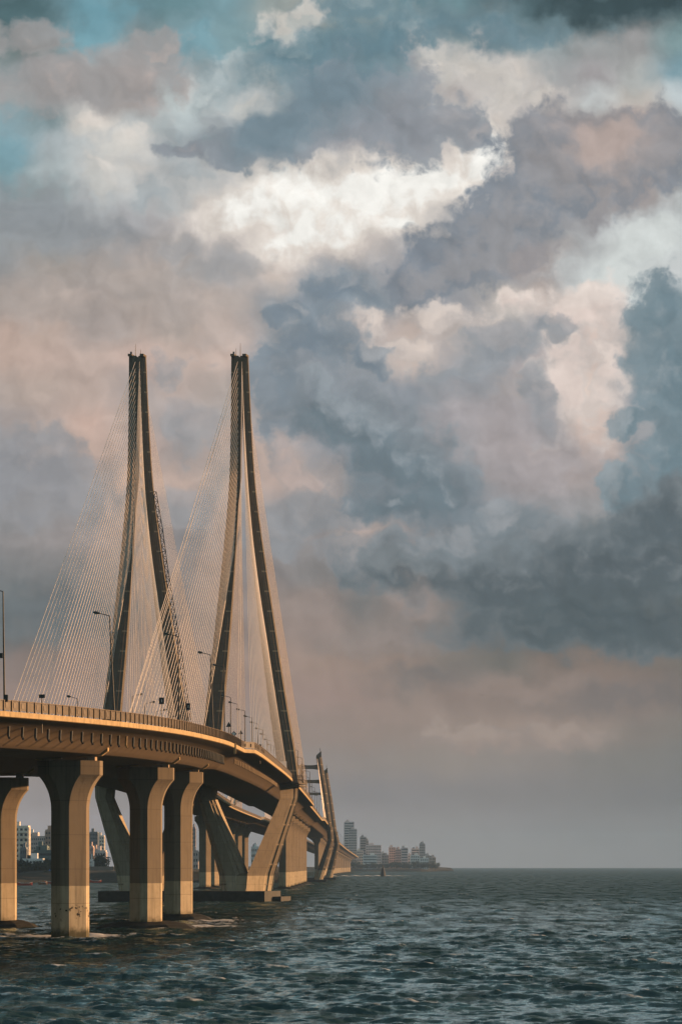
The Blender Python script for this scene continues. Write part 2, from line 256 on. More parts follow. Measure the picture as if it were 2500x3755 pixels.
def pier_col(t, pos, c, b):
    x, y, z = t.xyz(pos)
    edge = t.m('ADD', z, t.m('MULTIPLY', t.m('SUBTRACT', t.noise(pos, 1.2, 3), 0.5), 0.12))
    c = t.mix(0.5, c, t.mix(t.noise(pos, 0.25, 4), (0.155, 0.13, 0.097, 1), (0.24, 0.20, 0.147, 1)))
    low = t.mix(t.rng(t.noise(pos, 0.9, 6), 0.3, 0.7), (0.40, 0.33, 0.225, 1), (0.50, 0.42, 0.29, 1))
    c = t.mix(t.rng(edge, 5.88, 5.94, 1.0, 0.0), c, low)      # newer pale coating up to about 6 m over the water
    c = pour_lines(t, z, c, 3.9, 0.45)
    c = streaks(t, pos, c, 0.42)
    # weed and flaking near the waterline
    wv = t.m('ADD', z, t.m('MULTIPLY', t.m('SUBTRACT', t.noise(pos, 1.1, 5, 0.65), 0.5), 2.2))
    c = t.mix(t.rng(wv, 1.7, 0.35, 0.0, 0.9, True), c, (0.045, 0.045, 0.02, 1))
    fl = t.m('MULTIPLY', t.m('GREATER_THAN', t.noise(pos, 1.9, 5, 0.55), 0.60), t.rng(t.m('ABSOLUTE', t.m('SUBTRACT', z, 2.9)), 0.5, 1.1, 1.0, 0.0))
    c = t.mix(t.m('MULTIPLY', fl, t.m('LESS_THAN', y, 330.0)), c, (0.02, 0.018, 0.016, 1))
    grain(t, pos, b); return c
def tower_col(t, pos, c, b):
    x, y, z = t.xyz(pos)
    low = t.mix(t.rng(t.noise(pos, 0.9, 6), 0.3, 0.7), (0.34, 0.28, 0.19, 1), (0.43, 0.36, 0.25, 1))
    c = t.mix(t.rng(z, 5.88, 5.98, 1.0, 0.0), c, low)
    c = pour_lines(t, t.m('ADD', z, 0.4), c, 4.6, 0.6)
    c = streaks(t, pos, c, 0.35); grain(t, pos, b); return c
def base_col(t, pos, c, b):
    x, y, z = t.xyz(pos)
    low = t.mix(t.rng(t.noise(pos, 0.9, 6), 0.3, 0.7), (0.55, 0.47, 0.34, 1), (0.64, 0.55, 0.40, 1))
    c = t.mix(t.rng(z, 5.88, 5.98, 1.0, 0.0), c, low); c = pour_lines(t, z, c, 4.6, 0.3)
    c = streaks(t, pos, c, 0.3); grain(t, pos, b); return c
def deck_col(t, pos, c, b):
    uv = t.add('ShaderNodeUVMap').outputs[0]; s, v, _ = t.xyz(uv)
    f = t.m('FRACT', t.m('DIVIDE', s, 3.1)); ln = t.m('LESS_THAN', f, 0.022)
    seg = t.noise(t.cxyz(t.m('FLOOR', t.m('DIVIDE', s, 3.1)), 0.0, 0.0), 3.7, 1)
    c = t.mix(t.rng(seg, 0.3, 0.7, 0.0, 0.22), c, (0.12, 0.095, 0.065, 1))
    c = t.mix(t.m('MULTIPLY', ln, 0.6), c, (0.05, 0.04, 0.03, 1))
    st = t.noise(t.cxyz(t.m('MULTIPLY', s, 1.4), t.m('MULTIPLY', v, 0.15), 0.0), 1.0, 5, 0.65)
    c = t.mix(t.rng(st, 0.48, 0.75, 0.0, 0.45), c, (0.07, 0.055, 0.038, 1))
    grain(t, pos, b, 0.3, 3.0); return c
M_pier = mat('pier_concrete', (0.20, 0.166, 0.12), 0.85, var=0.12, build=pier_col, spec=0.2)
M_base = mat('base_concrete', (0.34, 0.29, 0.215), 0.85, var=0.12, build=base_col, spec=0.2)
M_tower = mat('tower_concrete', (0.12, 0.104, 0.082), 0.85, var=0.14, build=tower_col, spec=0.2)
M_rib = mat('rib_concrete', (0.34, 0.27, 0.19), 0.8, var=0.1, spec=0.2)
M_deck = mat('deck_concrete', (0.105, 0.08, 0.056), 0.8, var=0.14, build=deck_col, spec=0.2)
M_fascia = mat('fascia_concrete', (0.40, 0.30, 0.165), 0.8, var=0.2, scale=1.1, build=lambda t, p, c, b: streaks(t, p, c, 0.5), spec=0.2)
M_foot = mat('wet_concrete', (0.034, 0.034, 0.03), 0.6, var=0.4, scale=0.9)
M_cable = mat('cable_sheath', (0.80, 0.70, 0.61), 0.45, var=0.05)
M_steel = mat('painted_steel', (0.05, 0.052, 0.05), 0.5, var=0.2)
M_rail = mat('rail_steel', (0.105, 0.08, 0.056), 0.6, 0.0, var=0.3, scale=1.6)
M_panel = mat('rail_panel', (0.07, 0.055, 0.04), 0.55, 0.0, var=0.45, scale=1.2)
M_plate = mat('rail_plate', (0.10, 0.08, 0.06), 0.5, var=0.5, scale=1.5)
M_dark = mat('black_paint', (0.018, 0.022, 0.024), 0.5, var=0.2)
M_pipe = mat('drain_pipe_shade', (0.03, 0.04, 0.045), 0.6, var=0.2)  # dark teal of the shade under the overhang, put into the pipe colour
M_asphalt = mat('asphalt', (0.05, 0.05, 0.05), 0.9)
M_white = mat('white_paint', (0.72, 0.68, 0.64), 0.6, var=0.06)
M_lens = mat('lamp_lens', (0.75, 0.66, 0.5), 0.25, var=0.05)
M_bark = mat('bark', (0.07, 0.05, 0.035), 0.9)
M_leaf = mat('leaf', (0.028, 0.042, 0.024), 0.7, var=0.5, scale=0.35)
M_earth = mat('earth', (0.03, 0.032, 0.026), 0.95, var=0.4, scale=0.08)
M_red = mat('red_paint', (0.45, 0.06, 0.035), 0.5)
M_wood = mat('boat_wood', (0.22, 0.12, 0.07), 0.7)
M_orange = mat('orange_awning', (0.62, 0.24, 0.06), 0.7)
M_blue = mat('blue_tarpaulin', (0.03, 0.12, 0.36), 0.6)
M_glass = mat('window_dark', (0.035, 0.04, 0.05), 0.25, var=0.3, spec=0.5)
M_bird = mat('feather', (0.03, 0.03, 0.03), 0.8)

# ---------------------------------------------------------------- mesh helpers
class MB:
    def __init__(s): s.v = []; s.f = []
    def quadstrip(s, rings, closed=True, caps=False):
        n = len(rings[0]); b = len(s.v)
        for r in rings: s.v += [tuple(p) for p in r]
        for i in range(len(rings) - 1):
            for j in range(n if closed else n - 1):
                k = (j + 1) % n
                s.f.append((b + i * n + j, b + i * n + k, b + (i + 1) * n + k, b + (i + 1) * n + j))
        if caps:
            s.f.append(tuple(b + j for j in reversed(range(n)))); e = b + (len(rings) - 1) * n
            s.f.append(tuple(e + j for j in range(n)))
        return s
    def box(s, c, size, rz=0.0, taper=1.0, shear=(0, 0)):
        x, y, z = (q / 2 for q in size); ca, sa = math.cos(rz), math.sin(rz); b = len(s.v)
        for k, tp in ((-1, 1.0), (1, taper)):
            for i, j in ((-1, -1), (1, -1), (1, 1), (-1, 1)):
                px, py = i * x * tp + (shear[0] if k > 0 else 0), j * y * tp + (shear[1] if k > 0 else 0)
                s.v.append((c[0] + px * ca - py * sa, c[1] + px * sa + py * ca, c[2] + k * z))
        s.f += [tuple(b + q for q in f) for f in ((3, 2, 1, 0), (4, 5, 6, 7), (0, 1, 5, 4), (1, 2, 6, 5), (2, 3, 7, 6), (3, 0, 4, 7))]
        return s
    def tube(s, pts, r, n=6, caps=True):
        pts = [Vector(p) for p in pts]; rs = r if isinstance(r, (list, tuple)) else [r] * len(pts)
        rings = []
        for i, p in enumerate(pts):
            d = (pts[min(i + 1, len(pts) - 1)] - pts[max(i - 1, 0)]).normalized()
            a = d.cross(Vector((0, 0, 1)) if abs(d.z) < 0.95 else Vector((0, 1, 0))).normalized(); e = d.cross(a)
            rings.append([p + (a * math.cos(2 * math.pi * j / n) + e * math.sin(2 * math.pi * j / n)) * rs[i] for j in range(n)])
        return s.quadstrip(rings, True, caps)
    def poly(s, pts, th):      # pts: list of 3D points of a planar outline, th: thickness vector
        th = Vector(th); return s.quadstrip([[Vector(p) for p in pts], [Vector(p) + th for p in pts]], True, True)
    def build(s, name, m, parent=None, smooth=False, uv=None):
        me = bpy.data.meshes.new(name); me.from_pydata(s.v, [], s.f); me.update()
        bm = bmesh.new(); bm.from_mesh(me); bmesh.ops.recalc_face_normals(bm, faces=bm.faces); bm.to_mesh(me); bm.free()
        me.materials.append(m)
        if smooth: me.polygons.foreach_set('use_smooth', [True] * len(me.polygons))
        o = bpy.data.objects.new(name, me); COL.objects.link(o)
        if parent is not None:
            o.parent = parent; base = parent
            off = Vector((0, 0, 0))
            while base is not None: off += Vector(base.location); base = base.parent
            me.transform(Matrix.Translation(-off))
        return o
def tag(o, label=None, cat=None, group=None, kind=None):
    for k, v in (('label', label), ('category', cat), ('group', group), ('kind', kind)):
        if v: o[k] = v
    return o
def thing(name, label, cat, loc, group=None):
    o = bpy.data.objects.new(name, None); o.location = loc; o.empty_display_size = 0.5; COL.objects.link(o)
    return tag(o, label, cat, group)
def copy_tree(o, parent=None):
    c = o.copy(); COL.objects.link(c); c.parent = parent
    for ch in list(o.children): copy_tree(ch, c)
    return c
def interp(tab, t):
    if t <= tab[0][0]: return tab[0][1:]
    for a, b in zip(tab, tab[1:]):
        if t <= b[0]:
            k = (t - a[0]) / (b[0] - a[0]); return tuple(p + (q - p) * k for p, q in zip(a[1:], b[1:]))
    return tab[-1][1:]
def smooth_tab(tab, t):       # Catmull-Rom in the first column
    n = len(tab); i = max(0, min(n - 2, next((k for k in range(n - 1) if t <= tab[k + 1][0]), n - 2)))
    a, b = tab[i], tab[i + 1]; p = tab[i - 1] if i > 0 else a; q = tab[i + 2] if i + 2 < n else b
    hsp = b[0] - a[0]; k = max(0.0, min(1.0, (t - a[0]) / hsp)); out = []
    for c in range(1, len(a)):
        m0 = (b[c] - p[c]) / (b[0] - p[0]) * hsp if b[0] != p[0] else 0; m1 = (q[c] - a[c]) / (q[0] - a[0]) * hsp if q[0] != a[0] else 0
        out.append((2*k**3 - 3*k**2 + 1) * a[c] + (k**3 - 2*k**2 + k) * m0 + (-2*k**3 + 3*k**2) * b[c] + (k**3 - k**2) * m1)
    return tuple(out)

# ---------------------------------------------------------------- water
PIERS_R = [(-30.9, 323, 0.0), (-25.7, 373, 0.85), (-24.4, 423, 1.0)]
def build_water():
    d = [14.0]
    while d[-1] < 11200: d.append(d[-1] + (3.0 if d[-1] < 110 else d[-1] * 0.0016 if d[-1] < 360 else d[-1] * 0.0026 if d[-1] < 800 else d[-1] * 0.0046))
    d = np.array(d); dr = np.gradient(d)
    a = np.concatenate([np.linspace(-60, -11, 36)[:-1], np.linspace(-11, 11, 540), np.linspace(11, 60, 36)[1:]]) * math.pi / 180
    T = np.tan(a); nr, nc = len(d), len(T)
    Xg = (d[:, None] * T[None, :]).astype(np.float32); Yg = np.repeat(d[:, None], nc, 1).astype(np.float32)
    h = np.zeros_like(Xg)
    N = 130
    lam = np.exp(rng.uniform(math.log(0.65), math.log(18), N)); th = math.radians(-97) + rng.normal(0, 0.5, N)
    amp = 0.0112 * np.minimum(lam, 2.6) ** 0.8 * np.where(lam > 2.6, (lam / 2.6) ** 0.3, 1) * rng.uniform(0.6, 1.3, N); ph = rng.uniform(0, 6.28, N)
    for i in range(N):
        k = 2 * math.pi / lam[i]
        lod = np.clip(lam[i] / (1.7 * dr) - 0.5, 0, 1)[:, None]
        if lod.max() == 0: continue
        w = np.sin(k * (math.cos(th[i]) * Xg + math.sin(th[i]) * Yg) + ph[i])
        h += (amp[i] * lod * (w + 0.22 * np.cos(2 * (k * (math.cos(th[i]) * Xg + math.sin(th[i]) * Yg) + ph[i])))).astype(np.float32)
    sd0 = float(h[d > 120].std()); h *= 0.078 / sd0; sd0 = 0.078; h += 0.14 * (h * h / sd0 - sd0)
    # foam: crest tops, wash round the piers, a line of breakers beyond the second bridge
    patch = np.sin(Xg * 0.05 + 1.3) * np.sin(Yg * 0.031) + 0.6 * np.sin(Xg * 0.11 - Yg * 0.045)
    sd = float(h[d > 120].std())
    foam = np.clip((h / sd - 3.0 - 0.3 * (0.6 - patch)) / 0.6, 0, 1) * 0.5
    churn = np.exp(-((Xg + 34) / 10) ** 4 - ((Yg - 326) / 11) ** 2) + np.exp(-((Xg + 21) / 8) ** 4 - ((Yg - 384) / 15) ** 2) + 0.8 * np.exp(-((Xg + 19) / 5) ** 4 - ((Yg - 418) / 16) ** 2)
    churn += 0.7 * np.exp(-((Xg + 17) / 4) ** 4 - ((Yg - 1000) / 60) ** 2) + 0.7 * np.exp(-((Xg + 15) / 4) ** 4 - ((Yg - 1250) / 80) ** 2)
    foam = np.maximum(foam, np.clip(churn, 0, 1) * np.clip(0.64 + 0.2 * h / sd, 0, 0.95))
    br = np.exp(-((Yg - 2240 - 0.9 * Xg) / 28) ** 4) * np.clip((Xg + 26) / 20, 0, 1) * np.clip((72 - Xg) / 40, 0, 1)
    foam = np.maximum(foam, br * 1.25); h += (br * 0.7 * (0.6 + 0.4 * np.sin(Xg * 0.7))).astype(np.float32)
    br2 = np.exp(-((Yg - 2330) / 12) ** 2) * np.clip((Xg - 40) / 30, 0, 1) * np.clip((150 - Xg) / 60, 0, 1)
    foam = np.maximum(foam, br2 * 0.7)
    co = np.stack([Xg, Yg, h], -1).reshape(-1, 3).astype(np.float32)
    idx = np.arange(nr * nc).reshape(nr, nc)
    q = np.stack([idx[:-1, :-1], idx[:-1, 1:], idx[1:, 1:], idx[1:, :-1]], -1).reshape(-1, 4).astype(np.int32)
    me = bpy.data.meshes.new('water'); me.vertices.add(len(co)); me.vertices.foreach_set('co', co.ravel())
    me.loops.add(q.size); me.loops.foreach_set('vertex_index', q.ravel())
    me.polygons.add(len(q)); me.polygons.foreach_set('loop_start', np.arange(0, q.size, 4, dtype=np.int32))
    me.polygons.foreach_set('use_smooth', np.ones(len(q), dtype=bool))
    me.update(calc_edges=True)
    at_ = me.attributes.new('foam', 'FLOAT', 'POINT'); at_.data.foreach_set('value', foam.astype(np.float32).ravel())
    m = bpy.data.materials.new('sea_water'); m.use_nodes = True; t = NT(m.node_tree); b = t.n['Principled BSDF']
    pos = t.add('ShaderNodeNewGeometry').outputs['Position']; x, y, z = t.xyz(pos)
    fa = t.add('ShaderNodeAttribute', attribute_name='foam').outputs['Fac']
    fn = t.noise(t.cxyz(t.m('MULTIPLY', x, 0.8), t.m('MULTIPLY', y, 0.3), z), 1.2, 8, 0.74)
    fm = t.rng(t.m('ADD', fa, t.m('MULTIPLY', t.m('SUBTRACT', fn, 0.5), 1.5)), 0.40, 0.72, 0.0, 0.92)
    fm = t.m('MULTIPLY', fm, t.rng(fa, 0.02, 0.12))
    t.n.remove(b)
    dist = t.vm('LENGTH', t.vm('SUBTRACT', pos, (0.0, 0.0, H)))
    deep = t.mix(t.rng(t.noise(pos, 0.012, 4), 0.35, 0.65), (0.016, 0.042, 0.046, 1), (0.028, 0.064, 0.068, 1))
    far = t.rng(dist, 150.0, 750.0)
    v = t.cxyz(x, t.m('MULTIPLY', y, 0.6), 0.0); v2 = t.cxyz(x, t.m('MULTIPLY', y, 0.22), 0.0)
    hgt = t.m('ADD', t.m('MULTIPLY', t.noise(v, 2.2, 5, 0.66), 0.55), t.m('MULTIPLY', t.noise(v2, 0.22, 6, 0.62), t.m('MULTIPLY_ADD', far, 6.0, 0.6)))
    bp = t.add('ShaderNodeBump'); bp.inputs['Strength'].default_value = 1.0; bp.inputs['Distance'].default_value = 0.16
    t.set(bp.inputs['Height'], hgt); nrm = bp.outputs[0]
    body = t.add('ShaderNodeBsdfDiffuse'); t.set(body.inputs[0], deep)
    gl = t.add('ShaderNodeBsdfGlossy'); gl.inputs['Color'].default_value = (0.80, 0.96, 0.98, 1); t.set(gl.inputs['Roughness'], t.m('MULTIPLY_ADD', far, 0.05, 0.09)); t.l.new(nrm, gl.inputs['Normal'])
    fr = t.add('ShaderNodeFresnel'); fr.inputs['IOR'].default_value = 1.33; t.l.new(nrm, fr.inputs['Normal'])
    gust = t.noise(t.cxyz(t.m('MULTIPLY', x, 0.2), t.m('MULTIPLY', y, 0.028), 0.0), 1.0, 7, 0.72)
    top = t.m('MULTIPLY', t.m('MULTIPLY_ADD', far, -0.90, 1.15), t.rng(gust, 0.42, 0.58, 0.25, 1.75))
    refl = t.rng(fr.outputs[0], 0.0, 1.0, 0.01, top)        # unresolved wavelets hide part of the mirror at low angles
    mx = t.add('ShaderNodeMixShader'); t.set(mx.inputs[0], refl); t.l.new(body.outputs[0], mx.inputs[1]); t.l.new(gl.outputs[0], mx.inputs[2])
    fo = t.add('ShaderNodeBsdfDiffuse'); fo.inputs[0].default_value = (0.72, 0.73, 0.75, 1)
    m2 = t.add('ShaderNodeMixShader'); t.set(m2.inputs[0], fm); t.l.new(mx.outputs[0], m2.inputs[1]); t.l.new(fo.outputs[0], m2.inputs[2])
    t.l.new(m2.outputs[0], t.n['Material Output'].inputs[0])
    me.materials.append(m)
    o = bpy.data.objects.new('water', me); COL.objects.link(o); tag(o, kind='structure')
build_water()

# ---------------------------------------------------------------- bridge alignment
# depth, centre x, top-of-fascia z at right edge, bank, half width
RIGHT = [(130, -172, 21.4, .06), (170, -125, 21.9, .065), (206, -89, 22.4, .07), (243, -63, 22.9, .07), (283, -42.8, 23.45, .07), (323, -30.9, 24.05, .07), (373, -25.7, 24.9, .06),
         (423, -24.3, 25.7, .03), (480, -23.5, 26.4, .01), (653, -22.2, 28.1, 0), (1000, -20.0, 29.0, 0), (1435, -17.6, 29.4, 0), (1680, -16.2, 29.6, 0), (2000, -14.5, 29.2, 0), (2400, -11.5, 28.0, 0), (3000, -2, 24.5, 0), (3700, 13, 19.3, 0)]
LEFT = [(150, -184, 20.2, .06), (190, -138, 20.7, .065), (222, -104, 21.1, .07), (256, -79.5, 21.6, .07), (291, -61.5, 22.1, .07), (327, -50.6, 22.7, .07), (373, -44.9, 23.6, .06), (423, -43.9, 24.8, .03),
        (480, -44.3, 26.0, .01), (653, -45.8, 28.1, 0), (1000, -48.3, 29.0, 0), (1342, -45.5, 29.4, 0), (1680, -43, 29.6, 0), (2000, -40, 29.2, 0), (2400, -36, 28.0, 0), (3000, -27, 24.5, 0), (3700, -12, 19.3, 0)]
def half(y):
    w = 9.7
    for a, b in ((428, 960), (1290, 1800)): w += 1.4 * max(0, min(1, (y - a) / 3.0)) * max(0, min(1, (b - y) / 3.0))
    return w
def station(tab, y):
    x, z, bank = smooth_tab(tab, y); x2 = smooth_tab(tab, y + 0.5)[0]; x1 = smooth_tab(tab, y - 0.5)[0]
    d = Vector((x2 - x1, 1.0, 0)).normalized(); return Vector((x, y, z)), d, Vector((d.y, -d.x, 0)), bank
def deck_pt(tab, y, t, dz):
    p, d, n, bank = station(tab, y); w = half(y)
    return p + n * t + Vector((0, 0, -bank * (w - t) + dz))
BOX = -2.75
def samples(tab):
    ys = []; y = tab[0][0]
    while y < tab[-1][0]:
        ys.append(y); y += 2.0 if y < 520 else (4.0 if y < 1000 else 10.0)
    for k in (428, 431, 957, 960, 1290, 1293, 1797, 1800): ys.append(k)
    return sorted(set(ys)) + [tab[-1][0]]
def uv_strip(o, ss, ncols):
    me = o.data; uvl = me.uv_layers.new(name='UVMap'); vals = np.zeros((len(me.loops), 2), np.float32)
    for i, l in enumerate(me.loops):
        r, c = divmod(l.vertex_index, ncols)
        vals[i] = (ss[r] if r < len(ss) else 0, c)
    uvl.data.foreach_set('uv', vals.ravel())
SOFFIT = [(0.10, -0.46), (0.5, -0.54), (1.6, -0.63), (2.8, -0.82), (3.9, -1.2), (4.8, -1.72), (5.5, -2.25), (6.05, BOX + 0.06), (6.35, BOX)]
def carriageway(tab, label, near):
    root = thing('bridge_deck', label, 'bridge deck', (tab[5][1], tab[5][0], tab[5][2]), 'concrete carriageways of the bridge')
    ys = samples(tab); ss = [0.0]
    P = [station(tab, y)[0] for y in ys]
    for a, b in zip(P, P[1:]): ss.append(ss[-1] + (b - a).length)
    rings = []
    for y in ys:
        w = half(y)
        prof = [(w - a, b) for a, b in SOFFIT]
        prof = [(-t, z) for t, z in prof] + [(t, z) for t, z in reversed(prof)]
        rings.append([deck_pt(tab, y, t, z) for t, z in prof])
    g = MB().quadstrip(rings, False)
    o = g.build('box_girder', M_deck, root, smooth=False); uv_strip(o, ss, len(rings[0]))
    me = o.data; me.polygons.foreach_set('use_smooth', [True] * len(me.polygons))
    r2 = [[deck_pt(tab, y, t, z) for t, z in ((-half(y) + .32, -.02), (half(y) - .32, -.02))] for y in ys]
    MB().quadstrip(r2, False).build('road_surface', M_asphalt, root)
    for sgn in (1, -1):
        r3 = []
        for y in ys:
            w = half(y) * sgn
            r3.append([deck_pt(tab, y, w - sgn * .3, -.05), deck_pt(tab, y, w - sgn * .3, .12), deck_pt(tab, y, w, .10), deck_pt(tab, y, w, -.42), deck_pt(tab, y, w - sgn * .12, -.47)])
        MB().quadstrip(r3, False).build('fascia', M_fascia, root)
        # railing: bottom gap, panel, top rail
        mb = MB(); lo = []; top = []; bot = []
        for y in ys:
            w = half(y) * sgn - sgn * .14
            lo.append([deck_pt(tab, y, w - .03, .24), deck_pt(tab, y, w + .03, .24), deck_pt(tab, y, w + .03, 1.12), deck_pt(tab, y, w - .03, 1.12)])
            top.append([deck_pt(tab, y, w - .08, 1.15), deck_pt(tab, y, w + .08, 1.15), deck_pt(tab, y, w + .08, 1.25), deck_pt(tab, y, w - .08, 1.25)])
        rail = MB().quadstrip(lo).build('railing', M_panel, root)
        MB().quadstrip(top).build('top_rail', M_rail, rail)
        if near and sgn > 0:
            n = 0; L = 0; i = 0; y = 262.0
            while n < 100:
                p = deck_pt(tab, y, half(y) - .08, .68); q = station(tab, y)[1]
                MB().box(p, (.16, .2, 1.1), math.atan2(q.y, q.x) - math.pi / 2).build('railing_post', M_rail, rail); n += 1
                y += 1.62 * q.y
            n = 0; y = 264.0
            while y < 470 and n < 100:        # pressed plates set in the panel bays
                q = station(tab, y)[1]; p = deck_pt(tab, y, half(y) - .10, .72)
                if random.random() < .7: MB().box(p, (.05, .5, .5), math.atan2(q.y, q.x) - math.pi / 2).build('infill_plate', M_plate, rail); n += 1
                y += 1.62 * q.y
    # drain pipes hanging under the overhang
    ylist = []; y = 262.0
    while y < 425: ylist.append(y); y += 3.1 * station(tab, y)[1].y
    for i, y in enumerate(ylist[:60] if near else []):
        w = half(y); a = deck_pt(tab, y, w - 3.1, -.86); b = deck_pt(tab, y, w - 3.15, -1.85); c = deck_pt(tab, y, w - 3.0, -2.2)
        MB().tube([a, b, c], .14, 8).build('drain_pipe', M_fascia if i == 21 else M_pipe, root)  # one pipe takes the pale fascia colour to look sunlit
    if near:
        y = 436
        for i in range(38):
            w = half(y); a = deck_pt(tab, y, w - 3.4, -1.1); b = deck_pt(tab, y, w - 3.4, -1.9)
            MB().tube([a, b], .13, 6).build('cable_anchor', M_rib, root); y += 5.6
        p = deck_pt(tab, 399, half(399) + .06, -.2)
        MB().box(p + Vector((0, 0, -.35)), (.35, .5, 1.5)).build('joint_bracket', M_fascia, root)
    return root
deck_r = carriageway(RIGHT, 'near concrete carriageway curving in from the left and running through the right tower', True)
deck_l = carriageway(LEFT, 'far concrete carriageway behind the near one, running through the left tower', False)

# ---------------------------------------------------------------- piers
def pier(tab, y, z0, label, group, wet=True, foot=None, xo=None):
    p, d, n, bank = station(tab, y); w = half(y)
    cx = p.x if xo is None else xo; zt = p.z - bank * w + BOX - 0.45
    root = thing('bridge_pier', label, 'pier', (cx, y, z0), group)
    rz = math.atan2(d.y, d.x) - math.pi / 2
    prof = []
    capz = zt - 1.6; arc = 4.0
    for z, wx in [(z0 - (3 if z0 < .5 else 0), 0.0), (z0 + 1.5, 0.0), (6, 0), (capz - arc - 2, 0), (capz - arc, 0)]: prof.append((z, wx))
    for i in range(1, 13):
        a = i / 12 * R(52); prof.append((capz - arc + arc * math.sin(a) / math.sin(R(52)), 1.6 * (1 - math.cos(a)) / (1 - math.cos(R(52)))))
    prof.append((zt, 1.6))
    rings = []; ca, sa = math.cos(rz), math.sin(rz)
    for z, e in prof:
        f = .5 + .85 * e; s = 2.07 + e; hy = .65; fy = 2.2
        pts = [(f, -fy), (s, -hy), (s, hy), (f, fy), (-f, fy), (-s, hy), (-s, -hy), (-f, -fy)]
        rings.append([(cx + u * ca - v * sa, y + u * sa + v * ca, z) for u, v in pts])
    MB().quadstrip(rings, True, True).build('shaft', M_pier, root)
    for s in (-1, 1):
        q = Vector((cx, y, zt)) + n * (2.6 * s)
        MB().box(q + Vector((0, 0, .22)), (.9, .9, .44), rz).build('bearing', M_rib, root)
    # diaphragm rib of the girder over the pier, its outer edges proud of the soffit
    for s in (-1, 1):
        a = []
        for t, dz in ((1.0, BOX - .12), (3.75, BOX - .14), (4.5, -2.42), (4.5, -1.5), (1.0, -1.5)):
            a.append(Vector((cx, y, p.z - bank * (w - s * t) + dz)) + n * (s * t) - d * .28)
        MB().poly(a, d * .56).build('diaphragm', M_fascia, root)
    if foot:
        fr = []
        for z, r in ((-2.5, foot * 1.25), (-.3, foot * 1.15), (z0 * .55, foot * .9), (z0, foot * .62)):
            fr.append([(cx + r * math.cos(2 * math.pi * k / 10 + .2) * 1.25, y + r * .8 * math.sin(2 * math.pi * k / 10 + .2), z + (.12 * math.sin(k * 2.4) if z > -1 else 0)) for k in range(10)])
        MB().quadstrip(fr, True, True).build('pile_cap', M_foot, root)
    return root
GP = 'concrete piers of the near approach'
pier(RIGHT, 323, 0.0, 'large foreground pier with black flaking patches on its foot', GP)
pier(RIGHT, 373, 0.85, 'flared pier standing on a dark pile cap, second of the three right-hand foreground piers', GP, foot=5.2)
pier(RIGHT, 423, 1.0, 'flared foreground pier nearest the V shaped base of the right tower', GP, foot=4.2)
pier(LEFT, 373, 1.0, 'flared pier cut by the left edge of the photo, carrying the far carriageway', GP, foot=4.0)
NTH = ['first', 'second', 'third', 'fourth', 'fifth', 'sixth', 'seventh', 'eighth', 'ninth', 'tenth', 'eleventh', 'twelfth', 'thirteenth', 'fourteenth', 'fifteenth', 'sixteenth', 'seventeenth', 'eighteenth', 'nineteenth', 'twentieth', 'twenty-first', 'twenty-second', 'twenty-third', 'twenty-fourth', 'twenty-fifth', 'twenty-sixth', 'twenty-seventh', 'twenty-eighth', 'twenty-ninth', 'thirtieth']
for i, y in enumerate((1005, 1068, 1130, 1195, 1262, 1330)):
    pier(RIGHT, y, .7, f'{NTH[i]} sunlit pier of the close row beyond the right tower, counted from that tower', 'row of piers between the towers', foot=3.6)
    pier(LEFT, y, .7, f'{NTH[i]} pier of the far carriageway behind the V shaped base, counted from its near end', 'far carriageway piers behind the tower bases', foot=3.6)
for i, y in enumerate(range(1860, 3660, 100)):
    pier(RIGHT, y, .7, f'{NTH[i]} small pier past the distant twin towers, counted towards the city', 'distant piers towards the city', foot=3.6)

# ---------------------------------------------------------------- towers
def leg_ring(cx, cy, z, w, dp, yaw):
    f = .2; pts = [(f, -.5), (f + .012, -.455), (.325, -.365), (.345, -.39), (.36, -.345), (.47, -.255), (.5, -.26), (.5, .26), (.345, .385), (f, .5)]
    prof = pts + [(-a, b) for a, b in reversed(pts)]
    ca, sa = math.cos(yaw), math.sin(yaw)
    return [(cx + a * w * ca - b * dp * sa, cy + a * w * sa + b * dp * ca, z) for a, b in prof]
def facet_ring(cx, cy, z, w, dp, yaw):
    prof = [(-.5, -.5), (.16, .06), (.175, .10), (.30, .20), (.315, .175), (.335, .20), (.46, .31), (.5, .32), (.5, .4), (.3, .5), (-.5, .5)]
    ca, sa = math.cos(yaw), math.sin(yaw)
    return [(cx + a * w * ca - b * dp * sa, cy + a * w * sa + b * dp * ca, z) for a, b in prof]
def facet_hull(cx, cy, z, w, dp, yaw):
    prof = [(-.4, -.35), (.155, .068), (.493, .325), (.493, .4), (.3, .49), (-.4, .49)]
    ca, sa = math.cos(yaw), math.sin(yaw)
    return [(cx + a * w * ca - b * dp * sa, cy + a * w * sa + b * dp * ca, z) for a, b in prof]
def hull_ring(cx, cy, z, w, dp, yaw):
    pts = [(.195, -.492), (.493, -.255), (.493, .255), (.195, .492), (-.195, .492), (-.493, .255), (-.493, -.255), (-.195, -.492)]
    ca, sa = math.cos(yaw), math.sin(yaw)
    return [(cx + a * w * ca - b * dp * sa, cy + a * w * sa + b * dp * ca, z) for a, b in pts]
